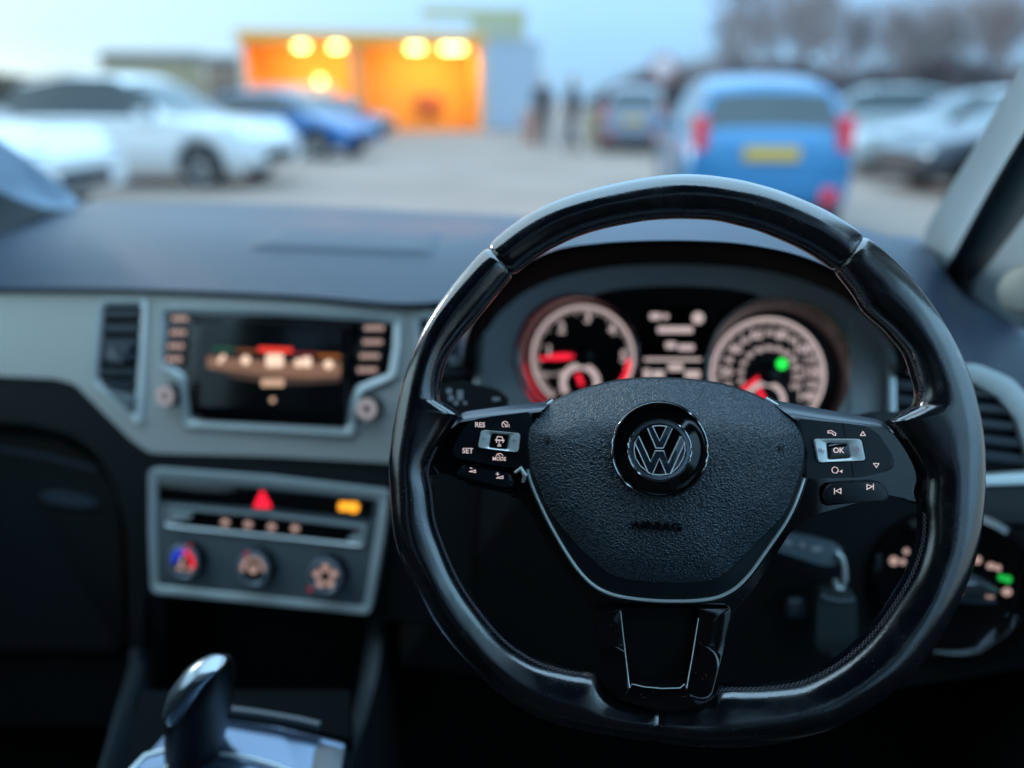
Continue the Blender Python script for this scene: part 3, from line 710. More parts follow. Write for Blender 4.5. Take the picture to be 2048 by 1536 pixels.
# instrument cluster -----------------------------------------------------------
clu = plate('instrument_cluster', FD, [(1000,560),(1760,590),(1780,900),(1000,900)], -0.032, -0.05, mat('cluster_black', (0.002, 0.002, 0.003), 0.35), dash)
outer = [(948,905),(950,760),(955,690),(995,630),(1045,586),(1115,554),(1205,535),(1290,528),(1390,528),(1490,534),(1590,554),(1675,588),(1740,638),(1785,693),(1795,760),(1795,905)]
innr = [(1036,740),(1034,700),(1044,655),(1068,620),(1100,600),(1140,591),(1180,592),(1200,585),(1250,576),(1350,571),(1450,576),(1510,588),(1540,600),(1580,603),(1630,618),(1672,650),(1698,690),(1706,735),(1700,780),(1682,815),(1650,850),(1560,870),(1400,870),(1250,860),(1100,830),(1060,795)]
ringplate('cluster_surround', FD, outer, [tuple(p) for p in cat_rom([Vector(p) for p in innr], 4)], (1365, 715), 0.0, -0.01, mat('cluster_silver', (0.72, 0.80, 0.85), .5, 0), dash, n=240, hin=-0.006)
def cyl_px(F, cx, cy, rx, h, n=64):  # world circle through px radius at height h
    return [F.at(p[0], p[1], h) for p in circ(cx, cy, rx, n, rx)]
for (fx, fy, fr, bx, by, br, mm, nm) in ((1155,710,120,1167,716,112,mat('bezel_red', (0.10, 0.02, 0.02), 0.25, 0.3, emit=(1, 0.01, 0.03), es=0.012),'left'), (1560,738,146,1545,752,128,mat('bezel_brown', (0.10, 0.07, 0.075), 0.25, 0.5),'right')):
    A = cyl_px(FD, fx, fy, fr, -0.003); B = cyl_px(FD, fx, fy, fr*0.965, -0.004); C = cyl_px(FD, bx, by, br, -0.030)
    MB().grid([A, B, C], True).build('dial_bezel', mm, clu, fix=False)
    MB().tube(A, 0.0011, 8, closed=True).build('dial_ring', silver if nm == 'right' else dark_chrome, clu)
MB().tube([FD.at(x, y, -.020) for x, y in arc(1152,712,113,105,215,24)], [.0005+.0055*math.sin(math.pi*i/24) for i in range(25)], 8).build('bezel_glow', glow('bezel_red_glow', (1, .01, .05), 0.5), clu)  # glowing tube added for the red light on the bezel's left wall
hd = -0.0300
def dial(cx, cy, r, a0, a1, minor, m, nm):
    mb_l = [ (5.5, arc(cx, cy, r, a0, a1, 60)) ]
    strokes('dial_scale', FD, mb_l, hd, 7, m, clu)
    tk = []
    for i in range(minor+1):
        a = R(a0+(a1-a0)*i/minor); rr = r-(16 if i % 5 == 0 else 10)
        tk.append([(cx+r*math.cos(a), cy+r*math.sin(a)), (cx+rr*math.cos(a), cy+rr*math.sin(a))])
    strokes('dial_ticks', FD, tk, hd+.0003, 2.0, m, clu)
dial(1166, 714, 101, 128, 395, 60, icon_w, 'tach')
mb = MB()
for i, (x, y) in enumerate([(1098,702),(1123,657),(1175,636),(1224,660),(1247,714)]): text('', FD, str(i+1), x, y, hd+.0003, 30, None, None, mb=mb, bold=0.02)
text('', FD, '1/min x 1000', 1104, 748, hd+.0003, 12, None, None, mb=mb, bold=0.02)
mb.build('dial_numerals', icon_w, clu, smooth=False)
strokes('red_zone', FD, [(9, arc(1166,714,92,5,33,8))], hd+.0006, 9, red_g, clu)
strokes('needle', FD, [(7, [(1150,712),(1082,717)]), (12, [(1135,713),(1108,714)])], hd+.004, 9, red_g, clu)
lathe(FD, 1168, 713, [(.0105, hd), (.0100, hd+.006), (.008, hd+.0075), (.0001, hd+.008)], 32, hd).build('needle_hub', satin, clu)
strokes('small_gauge', FD, [(12, arc(1160,766,34,150,390,20))], hd+.0008, 10, icon_w, clu)
strokes('small_needle', FD, [(9, [(1163,768),(1156,750)])], hd+.002, 8, red_g, clu)
dial(1536, 750, 113, 150, 400, 100, icon_w, 'speedo')
mb = MB()
for i in range(15):
    a = R(150+(240)*i/14); big = i % 2 == 0
    text('', FD, str(i*10), 1538+86*math.cos(a), 751+84*math.sin(a), hd+.0003, 25 if big else 17, None, None, mb=mb, bold=0.03)
for i in range(13):
    a = R(150+(232)*i/12)
    text('', FD, str(i*20), 1538+57*math.cos(a), 752+56*math.sin(a), hd+.0003, 14, None, None, mb=mb, bold=0.03)
mb.build('dial_numerals', icon_w, clu, smooth=False)
strokes('needle', FD, [(7, [(1528,748),(1484,780)])], hd+.004, 9, red_g, clu)
lathe(FD, 1537, 748, [(.0105, hd), (.0100, hd+.006), (.008, hd+.0075), (.0001, hd+.008)], 32, hd).build('needle_hub', satin, clu)
strokes('small_gauge', FD, [(10, arc(1531,803,36,170,370,20))], hd+.0008, 10, icon_w, clu)
strokes('small_needle', FD, [(9, [(1528,800),(1518,780)])], hd+.002, 8, red_g, clu)
blobs('warning_lamp', FD, [circ(1564,728,11)], hd+.001, green_g, clu)
# driver display
dsp = plate('driver_display', FD, rrect(1283,612,1412,800,5), -0.029, -0.033, screen_m, clu)
blobs('display_marking', FD, [rrect(1300,626,1322,639,3), rrect(1326,628,1337,638,3), circ(1396,636,12), rrect(1315,653,1386,666,4), rrect(1331,684,1352,697,3), rrect(1356,689,1388,701,3), rrect(1288,716,1402,722,2), rrect(1336,728,1366,742,4), rrect(1287,738,1300,758,3), rrect(1304,741,1328,757,3), rrect(1370,741,1400,757,3)], -0.0286, icon_w, clu)

# brushed trim -----------------------------------------------------------------
trim = plate('metal_trim', FD, rounded([(-330,590),(0,586),(300,588),(560,597),(830,613),(960,640),(955,905),(880,935),(780,926),(540,913),(300,906),(262,880),(150,768),(110,757),(0,752),(-330,748)], 12, 4), 0.004, -0.02, brushed, dash, 0.003)
# side vents and their slats
def vent(op, frame_px, slats, nm_label=None, fh=0.0085, fm=silver):
    v = plate('air_vent', FD, rounded(op, 8, 3), 0.0046, -0.01, dash_black, dash, label=nm_label)
    c = (sum(p[0] for p in op)/len(op), sum(p[1] for p in op)/len(op))
    ringplate('vent_frame', FD, rounded(frame_px, 12, 4), rounded(op, 8, 3), c, fh, 0.003, fm, v, bevel=0.0012, hin=fh-.002)
    for (x0, y0, x1, y1, t) in slats:
        mb = MB(); rr = []
        for (dy, h) in ((-t/2, .0050), (-t/2.4, .0085), (t/4, .0080), (t/2, .0050)):
            rr.append([FD.at(x0, y0+dy, h), FD.at((x0+x1)/2, (y0+y1)/2+dy, h), FD.at(x1, y1+dy, h)])
        mb.grid(rr); mb.build('vent_slat', satin_light, v, fix=False)
    return v
v1 = vent([(208,611),(283,611),(276,720),(268,832),(197,760),(195,752)], [(196,599),(294,599),(288,720),(282,856),(185,768),(186,700)],
     [(207,628,280,628,17),(204,657,279,657,19),(202,686,277,686,19),(200,716,275,716,18),(198,744,273,744,17),(206,768,271,770,15)], 'tall chamfered vent beside the touch screen')
plate('vent_tab', FD, rrect(212,692,254,724,6), 0.0125, 0.008, satin_light, v1, 0.0015)
plate('vent_shutter', FD, rounded([(210,778),(268,790),(266,826),(254,820)], 3, 2), 0.0095, 0.004, grey_silver, v1, 0.001)
v2 = vent([(838,640),(955,642),(948,775),(845,775)], [(825,628),(972,628),(962,790),(832,790)], [(842,660,951,661,14),(842,686,950,688,14),(843,714,949,716,14),(844,742,948,744,14)], 'vent between the screen and the dials')
plate('vent_tab', FD, rrect(896,712,932,730,6), 0.0135, 0.008, grey_silver, v2, 0.0015)
v3 = vent([(1793,745),(1870,748),(1950,768),(1996,794),(2034,842),(2066,945),(1970,952),(1795,942)], [(1779,732),(1870,722),(1962,730),(2026,758),(2078,812),(2120,968),(1960,972),(1780,960)],
     [(1796,770,2010,792,20),(1796,800,2036,824,20),(1796,830,2052,857,20),(1796,860,2060,890,20),(1796,890,2066,922,20)], 'rounded vent right of the steering wheel', fh=0.016)
plate('trim_strip', FD, rounded([(1700,640),(1795,640),(1795,965),(1700,965)], 3, 2), -0.0015, -0.012, MATS['cluster_silver'], dash, 0.001)
strokes('trim_line', FD, [[(1764,670),(1766,840)]], -0.0012, 4, silver, dash)
strokes('trim_line', FD, [[(968,650),(962,790)]], 0.0012, 8, silver, dash)  # silver stroke painted as the upright highlight beside the vent

# touch screen unit --------------------------------------------------------------
info_out = [(331,628),(398,628),(560,632),(700,640),(786,648),(784,700),(776,748),(752,757),(712,772),(700,800),(692,856),(380,840),(374,790),(372,752),(352,738),(331,724)]
info_frame = [(319,615),(400,614),(560,617),(700,625),(802,636),(799,700),(790,754),(752,772),(722,784),(712,810),(705,872),(366,852),(360,790),(358,760),(340,749),(319,736)]
inf = plate('touch_screen_unit', FD, rounded(info_out, 6, 3), 0.0060, -0.01, piano, dash, 0.0008)
ringplate('screen_frame', FD, rounded(info_frame, 9, 3), rounded(info_out, 6, 3), (545, 730), 0.0105, 0.003, silver, inf, bevel=0.0012, hin=.0075)
scr = plate('display_bezel', FD, rounded([(378,634),(697,650),(690,846),(382,832)], 5, 3), 0.0150, 0.004, piano, inf, 0.0015)
pane = plate('display_screen', FD, [(402,641),(684,655),(678,826),(398,812)], 0.0154, 0.012, screen_m, inf)
EH = 0.0157
def emis(name, polys, m, h=EH): blobs(name, FD, polys, h, m, inf)
emis('menu_band', [[(414,712),(470,716),(548,722),(620,725),(682,724),(681,752),(620,756),(548,754),(480,744),(414,736)]], glow('menu_brown', (0.60, 0.30, 0.18), 0.28))
emis('menu_band', [[(430,738),(480,746),(548,757),(615,757),(680,752),(680,764),(615,768),(548,768),(470,756)]], glow('menu_brown_dark', (0.5, 0.25, 0.15), 0.08))
emis('menu_tab', [[(517,693),(584,696),(584,706),(517,704)]], glow('tab_red', (1, .04, .02), 0.75))
emis('menu_tab', [[(472,697),(515,699),(515,706),(472,704)]], glow('tab_brown', (.5, .14, .02), 0.25))
emis('menu_tab', [[(586,704),(634,706),(634,712),(586,710)]], glow('tab_dred', (.5, .02, .02), 0.25))
emis('menu_tab', [[(636,707),(681,709),(681,717),(636,715)]], glow('tab_orange', (.7, .2, .02), 0.3))
emis('menu_tab', [[(425,694),(468,695),(468,703),(425,702)]], glow('tab_green', (.02, .25, .10), 0.2))
emis('menu_icon', [[(434,722),(446,708),(452,712),(440,728)], circ(491,720,9), rrect(532,708,566,734,4), rrect(590,718,602,734,3), rrect(604,714,622,734,3), circ(657,729,9)], glow('menu_white', (1, .70, .52), 0.85), EH+.0003)
emis('menu_label', [rrect(523,758,536,773,3), rrect(538,758,552,773,3), rrect(554,758,567,773,3), circ(545,800,5)], glow('menu_text', (1, .62, .42), 0.55), EH+.0003)
for i, (x, y) in enumerate([(361,637),(357,665),(353,692),(349,718)]):
    b = plate('side_button', FD, rrect(x-24, y-11, x+22, y+11, 4), 0.0085, 0.004, satin, inf, 0.0008)
    emis('button_label', [rrect(x-17, y-5, x-8, y+5, 2), rrect(x-6, y-5, x+3, y+5, 2), rrect(x+5, y-5, x+14, y+5, 2)], icon_dim, .0088)
for i, (x, y) in enumerate([(748,656),(745,684),(739,712),(734,740)]):
    b = plate('side_button', FD, rrect(x-28, y-11, x+24, y+11, 4), 0.0085, 0.004, satin, inf, 0.0008)
    emis('button_label', [rrect(x-19+k*(10), y-5, x-11+k*10, y+5, 2) for k in range(4)], icon_dim, .0088)
for (x, y, r, hx) in ((329,792,21,-2),(733,818,21,0)):
    kn = lathe(FD, x, y, [(.0130, .004), (.0125, .018), (.0115, .0205), (.0085, .0215), (.0001, .0215)], 40, .0215).build('rotary_knob', piano, inf)
    lathe(FD, x, y, [(.0108, .0211), (.0108, .0222), (.0042, .0222), (.0042, .0214)], 40, .0222).build('knob_cap', mat('knob_pink', (.45, .36, .36), .4, emit=(1, .75, .72), es=.14), inf)

# heating panel ---------------------------------------------------------------------
hv = plate('climate_panel', FD, rounded([(298,938),(530,955),(776,984),(768,1070),(752,1170),(738,1228),(520,1206),(303,1184),(298,1060)], 14, 5), 0.0110, -0.01, grey_silver, dash, 0.0045)
ringplate('panel_rim', FD, rounded([(296,936),(530,953),(778,982),(768,1070),(740,1230),(520,1208),(301,1186),(296,1060)], 16, 5), rounded([(312,956),(530,973),(760,1000),(750,1070),(726,1212),(520,1190),(316,1170),(312,1060)], 10, 5), (530, 1080), 0.0135, 0.008, silver, hv, bevel=0.0015, hin=.0112)
s1 = plate('switch_strip', FD, rounded([(316,961),(530,978),(748,1000),(742,1037),(530,1016),(316,1001)], 4, 2), 0.0135, 0.008, piano, hv, 0.0008)
ringplate('strip_frame', FD, rounded([(327,1012),(530,1029),(730,1053),(724,1093),(530,1073),(330,1053)], 6, 3), rounded([(333,1018),(530,1034),(723,1058),(718,1088),(530,1069),(335,1049)], 4, 3), (530, 1053), 0.0145, 0.008, silver, hv, bevel=0.0008, hin=.012)
s2 = plate('switch_strip', FD, rounded([(333,1018),(530,1034),(723,1058),(718,1088),(530,1069),(335,1049)], 4, 3), 0.0118, 0.008, piano, hv)
strokes('hazard_icon', FD, [(4.2, [(510,1012),(524,984),(540,1013),(510,1012)]), (3.0, [(517,1008),(524,995),(532,1009),(517,1008)])], 0.0139, 4, glow('hazard_red', (1, .01, .04), 1.3), hv)
blobs('airbag_lamp', FD, [circ(707,1015,11), rrect(677,1004,700,1022,5)], 0.0139, orange_g, hv)
for x, y in ((450,1045),(496,1049),(543,1054),(590,1057)):
    blobs('switch_icon', FD, [circ(x, y, 8, 16, 7)], 0.0121, icon_dim, hv)
plate('strip_insert', FD, rounded([(338,1021),(385,1027),(382,1036),(338,1044)], 3, 2), .0128, .0115, silver, hv)
plate('strip_insert', FD, rounded([(695,1076),(718,1062),(716,1086),(700,1084)], 3, 2), .0128, .0115, silver, hv)
for k, (x, y) in enumerate([(366,1124),(506,1138),(650,1153)]):
    kb = lathe(FD, x, y, [(.0205, .010), (.0200, .026), (.0190, .0285), (.0150, .0290), (.0146, .0275), (.0001, .0275)], 48, .028).build('rotary_knob', satin, hv)
    lathe(FD, x, y, [(.0198, .0255), (.0192, .0292), (.0165, .0300), (.0150, .0290)], 48, .028).build('knob_ring', mat('knob_silver', (.34, .39, .45), .3, .5), hv)
    f = 0.0279
    if k == 0:
        strokes('knob_icon', FD, [(11, arc(x+1,y-1,20,185,265,10))], f, 11, blue_g, hv); strokes('knob_icon', FD, [(11, arc(x+1,y-1,20,275,385,12))], f, 11, red_g, hv)
        strokes('knob_icon', FD, [(6, [(x,y-8),(x-4,y+6),(x-10,y+14)]), (6, [(x-6,y+10),(x-2,y+14)]), (7, [(x+11,y+14),(x+14,y+16)])], f+.0004, 6, icon_dim, hv)
        pk = (x+12, y-32)
    elif k == 1:
        blobs('knob_icon', FD, [circ(x+(22)*math.cos(R(a)), y-1+(20)*math.sin(R(a)), 4+abs(a+90)/90*2, 12) for a in (-180,-150,-120,-90,-60,-30,0)]+[circ(x,y+1,8)], f, icon_dim, hv); pk = (x-14, y-30)
    else:
        blobs('knob_icon', FD, [circ(x+(17)*math.cos(R(a)), y+17*math.sin(R(a)), 7.5, 12) for a in (-90,-18,54,126,198)], f, icon_dim, hv); pk = (x-30, y+26)
    blobs('knob_pointer', FD, [circ(pk[0], pk[1], 5, 10)], .0305, mat('pointer_red', (.6, .05, .06), .4, emit=(1, .05, .08), es=.12), hv)

# lower dash ---------------------------------------------------------------------------
lower = [(-400,750),(0,752),(110,758),(150,768),(262,880),(300,906),(540,913),(780,926),(880,935),(960,900),(960,905),(940,1260),(757,1236),(520,1212),(288,1192),(288,1300),(258,1296),(256,1150),(248,1040),(225,960),(190,905),(140,868),(60,848),(0,843),(-400,838)]
plate('lower_panel', FD, rounded(lower, 10, 3), 0.0, -0.012, dash_dark, dash, 0.004)
gb = plate('glove_box', FD, rounded([(-500,800),(330,800),(330,1450),(-500,1450)], 5, 2), -0.045, -0.07, dash_black, dash)
plate('glove_box_lid', FD, rounded([(-450,862),(0,868),(120,880),(195,925),(232,985),(245,1120),(245,1300),(-450,1300)], 14, 4), -0.032, -0.045, dash_dark, dash, 0.008)
strokes('glove_box_highlight', FD, [(10, [(-100,888),(0,897),(100,914),(190,938)])], -0.030, 10, satin_light, dash)  # pale stroke painted as the highlight along the glove box top
plate('glove_box_handle', FD, rounded([(74,986),(110,984),(165,994),(196,1012),(160,1016),(90,1004)], 8, 3), -0.026, -0.034, satin_light, dash, 0.003)
plate('knee_panel', FD, rounded([(800,900),(1100,905),(1795,962),(2400,1010),(2500,1300),(2100,1330),(1500,1420),(800,1330)], 8, 3), -0.002, -0.02, dash_dark, dash, 0.004)
plate('driver_trim', FD, rounded([(1900,973),(2100,975),(2400,990),(2400,1070),(1880,1040)], 8, 3), 0.006, -0.004, mat('dash_grey', (0.055, 0.060, 0.066), .5), dash, 0.004)
# light switch
ls0 = FD.at(1900, 1165, 0)
swt = lathe(FD, 1900, 1165, [(.072, .0), (.070, .008), (.064, .012), (.060, .010), (.0001, .010)], 64, .0).build('light_switch', piano, dash)
plate('switch_handle', FD, rounded([(1885,1163),(1960,1168),(2002,1182),(1996,1194),(1950,1188),(1885,1182)], 5, 3), .022, .010, dark_chrome, swt, .003)
plate('switch_handle', FD, rounded([(1885,1190),(1950,1196),(1995,1202),(1990,1210),(1950,1208),(1885,1202)], 4, 3), .018, .010, satin_light, swt, .002)
for q in (circ(1788,1122,9), circ(1806,1124,6), circ(1813,1103,6), circ(1955,1120,8), rrect(1974,1126,1990,1138,4), rrect(1991,1130,2002,1142,4), circ(2014,1184,10,16,8), circ(1918,1187,6), circ(1980,1192,8)): blobs('switch_icon', FD, [q], .0106, icon_dim, swt)
blobs('switch_icon', FD, [circ(2003,1155,7), circ(2016,1159,8), rrect(2000,1152,2018,1162,3)], .0106, glow('switch_green', (.02, 1, .12), .35), swt)
MB().tube([FD.at(p[0], p[1], .006) for p in arc(1900,1165,108,70,140,16)], .0008, 6).build('switch_edge', satin_light, swt)
# cavity beneath the climate panel
plate('dash_backing', FD, [(-500,600),(2500,640),(2500,1900),(-500,1800)], -0.16, -0.18, dash_black, dash)
plate('storage_recess', FD, rounded([(288,1196),(740,1236),(745,1440),(288,1440)], 6, 2), -0.09, -0.10, dash_black, dash)

# ================================================================== CENTRE CONSOLE
ZC = 0.715
con = empty('centre_console', Vector((CX, 0.4, 0.35)), 'dark centre console with sky-tinted glossy shelf below the heating controls', 'console')
FC = Frame(Vector((0, 0, ZC)), Vector((0, -0.12, 1)), Vector((0, 1, 0)))
plate('console_top', FC, rounded([(250,1560),(345,1455),(440,1438),(560,1455),(692,1484),(655,1700),(180,1700)], 8, 3), 0.0, -0.03, mat('console_sky_sheen', (0.13, 0.19, 0.29), 0.20, 0.7, coat=0.6), con, 0.003)  # sky reflection painted in as a bluish metallic base colour
plate('console_shadow_strip', FC, [(600,1700),(628,1500),(640,1484),(690,1496),(655,1700)], 0.002, -0.002, satin_light, con, 0.001)
MB().tube([FC.at(x, y, .010) for x, y in [(446,1418),(520,1428),(600,1442),(640,1452)]], .0035, 8).build('tray_lip', satin_light, con)
MB().tube([FC.at(x, y, .004) for x, y in [(440,1508),(500,1516),(560,1534),(620,1560)]], .0016, 8).build('console_trim', silver, con)
plate('tray_floor', FC, [(280,1380),(700,1380),(700,1476),(560,1450),(440,1432),(345,1450),(250,1560)], -0.03, -0.05, mat('tray_black', (0.004, 0.006, 0.007), 0.9, spec=0.1), con)
FD_ = FD
def rail(A, B, m, nm):
    a = cat_rom([Vector(p) for p in A], 6, False); b = cat_rom([Vector(p) for p in B], 6, False)
    rows = [[p+Vector((0, 0.01, -0.03)) for p in a], a, [(p+q)/2+Vector((0, 0, .006)) for p, q in zip(a, b)], b, [p+Vector((0, .02, -.42)) for p in b]]
    MB().grid(rows).build(nm, m, con, fix=False)
rail([L(290,1190,.640), L(290,1290,.60), L(284,1340,.57), L(258,1430,.50), L(225,1540,.43), L(180,1680,.36)],
     [L(262,1185,.635), L(262,1290,.595), L(254,1345,.565), L(228,1430,.495), L(196,1540,.425), L(140,1680,.35)], mat('console_side', (0.018, 0.026, 0.032), .6), 'console_side')
rail([L(738,1228,.64), L(730,1300,.60), L(716,1380,.56), L(695,1470,.50), L(664,1540,.45), L(620,1680,.38)],
     [L(770,1228,.635), L(762,1300,.595), L(748,1380,.555), L(722,1470,.495), L(700,1540,.445), L(670,1680,.37)], mat('console_side', (0.018, 0.026, 0.032), .6), 'console_side')
# dark side wall of the tunnel towards the driver
# ================================================================== GEAR LEVER
gl = empty('gear_lever', L(400, 1540, .39), 'tall black and chrome gear lever standing on the centre console', 'gear lever')
def ell_loft(cs):
    rows = []
    for (px, py, Y, rx, ry) in cs:
        c = L(px, py, Y-.03); rx *= .93; rows.append([c+Rv*rx*math.cos(2*math.pi*k/28)+Fv.cross(Rv).normalized()*0+Vector((0.1, 0.95, 0.25)).normalized()*ry*math.sin(2*math.pi*k/28) for k in range(28)])
    return rows
rows = ell_loft([(386,1640,.44,.020,.02),(388,1540,.425,.021,.024),(390,1500,.42,.022,.024),(396,1455,.415,.024,.025),(402,1410,.41,.0235,.026),(412,1372,.405,.019,.024),(422,1348,.40,.013,.018),(429,1335,.397,.007,.010),(431,1332,.396,.0002,.0003)])
MB().grid(rows, True).build('lever_grip', mat('grip_black', (.006, .008, .010), .45, spec=.3), gl, fix=False)
rows = ell_loft([(364,1438,.394,.0003,.0003),(362,1425,.392,.0075,.012),(366,1402,.390,.0115,.017),(378,1374,.388,.0130,.018),(394,1350,.388,.0125,.016),(413,1335,.388,.0105,.012),(432,1328,.390,.0060,.007),(440,1329,.391,.0003,.0003)])
MB().grid(rows, True).build('lever_cap', mat('lever_silver', (.34, .41, .48), .25, .8), gl, fix=False)
MB().tube([FC.at(x, y, .012) for x, y in [(258,1545),(290,1512),(335,1500),(352,1506)]], .0022, 8).build('gate_trim', silver, gl)
MB().tube([FC.at(x, y, .014) for x, y in [(326,1550),(342,1520),(352,1506),(380,1518)]], .0022, 8).build('gate_trim', silver, gl)

# ================================================================== COLUMN, STALKS, KEYS
colm = empty('steering_column', FW.at(1340, 980, -0.1), 'dark plastic steering column cover with stalks behind the steering wheel', 'steering column')
c0 = FW.O-FW.V*0.02
rows = []
for d, rx, ry, dv in ((-.030, .030, .030, 0), (-.045, .055, .050, -.005), (-.08, .075, .060, -.015), (-.20, .085, .070, -.03), (-.32, .09, .08, -.05)):
    rows.append([c0+FW.N*d+FW.V*dv+FW.U*(rx*math.copysign(abs(math.cos(a))**.7, math.cos(a)))+FW.V*(ry*math.copysign(abs(math.sin(a))**.7, math.sin(a))) for a in [2*math.pi*k/32 for k in range(32)]])
MB().grid(rows, True).build('column_shroud', dash_dark, colm, fix=False)
FS = Frame(FW.O-FW.N*0.09, FW.N)
stk = plate('indicator_stalk', FS, rounded([(868,778),(905,762),(950,768),(990,778),(1012,796),(1008,818),(960,826),(1120,830),(1120,850),(868,836)], 10, 4), 0.0, -0.018, dash_dark, colm, 0.005)
blobs('stalk_icon', FS, [circ(898,782,6), circ(902,796,6), circ(912,806,5), rrect(914,780,926,800,3), circ(930,806,4), rrect(984,794,1000,802,3)], 0.0004, mat('stalk_print', (.30, .33, .34), .5), stk)
plate('wiper_stalk', FS, rounded([(1560,850),(1735,829),(1760,824),(1835,824),(1850,832),(1835,846),(1560,870)], 6, 4), 0.0, -0.014, satin, colm, 0.004)
FK = Frame(L(1640, 1100, .60), Vector((.15, -1, .35)))
key = empty('car_key', L(1620, 1090, .60), 'dark grey remote key with three buttons sticking out of the ignition', 'key')
key_m = mat('key_grey', (.10, .135, .16), .35)
kb_ = plate('key_body', FK, rounded([(1540,1060),(1570,1068),(1640,1080),(1680,1092),(1688,1104),(1684,1118),(1672,1134),(1640,1130),(1560,1104),(1535,1095)], 7, 4), 0.0, -0.014, key_m, key, .003)
blobs('key_button', FK, [circ(1576,1085,9,16,5)], 0.001, mat('key_print', (.38, .40, .42), .4), key)
blobs('key_button', FK, [[(1598,1084),(1612,1087),(1606,1099)]], 0.001, mat('key_print', (.38, .40, .42), .4), key)
blobs('key_button', FK, [circ(1634,1098,12,16,6)], 0.001, mat('key_print', (.38, .40, .42), .4), key)
MB().tube([FK.at(x, y, .002) for x, y in [(1672,1104),(1684,1115),(1689,1135),(1690,1160),(1686,1178),(1674,1176),(1670,1160)]], .0022, 8).build('key_ring', satin_chrome, key)
fob = empty('key_fob', FK.at(1675, 1240, .002), 'soft black leather key fob hanging from the ring below the ignition key', 'key fob')
plate('fob_body', FK, rounded([(1636,1186),(1650,1176),(1700,1178),(1712,1190),(1716,1280),(1700,1312),(1650,1314),(1632,1290)], 12, 4), .004, -.008, mat('fob_leather', (0.020, 0.030, 0.032), .5), fob, .004)
MB().tube([FK.at(x, y, .006) for x, y in [(1640,1190),(1655,1198),(1680,1202),(1708,1200)]], .0016, 8).build('fob_clasp', satin_light, fob)
plate('column_lever', FK, rounded([(1575,1200),(1612,1198),(1614,1238),(1578,1236)], 6, 3), -.02, -.03, satin_light, colm, .002)
# ================================================================== CAR PARK
def sheet(name, z, x0, x1, y0, y1, m):
    o = link(name, mesh([Vector((x0, y0, z)), Vector((x1, y0, z)), Vector((x1, y1, z)), Vector((x0, y1, z))], [[0, 1, 2, 3]]), m, None, smooth=False)
    tagp(o, kind='structure'); return o
sheet('ground', 0.0, -900, 900, -900, 900, mat('asphalt', (0.29, 0.215, 0.175), 0.85, bump=[('n', 60, .4, .01)], cvar=.55, cscale=.45))

def carpaint(name, c, rough=.3): return mat(name, c, rough, 0.15, coat=0.8)
tyre_m = mat('tyre', (0.015, 0.015, 0.016), .8)
alloy = mat('alloy', (.45, .47, .48), .35, .8)
cglass = mat('car_glass', (0.02, 0.035, 0.04), .06, 0, coat=.5)
cblack = mat('car_black', (0.015, 0.015, 0.017), .5)
red_l = mat('tail_red', (0.45, 0.015, 0.03), .2, coat=.6, emit=(1, .02, .05), es=.18)
lamp_m = mat('head_lamp', (0.55, 0.58, 0.6), .15, .3, coat=.6)
orange_l = mat('indicator_orange', (0.8, 0.25, 0.03), .3)
plate_y = mat('number_plate_yellow', (0.75, 0.46, 0.03), .4)
def lerp_tab(T, x):
    if x <= T[0][0]: return T[0][1]
    for (a, va), (b, vb) in zip(T[:-1], T[1:]):
        if x <= b:
            t = (x-a)/(b-a); t = t*t*(3-2*t)*0.5+t*0.5; return va+(vb-va)*t
    return T[-1][1]
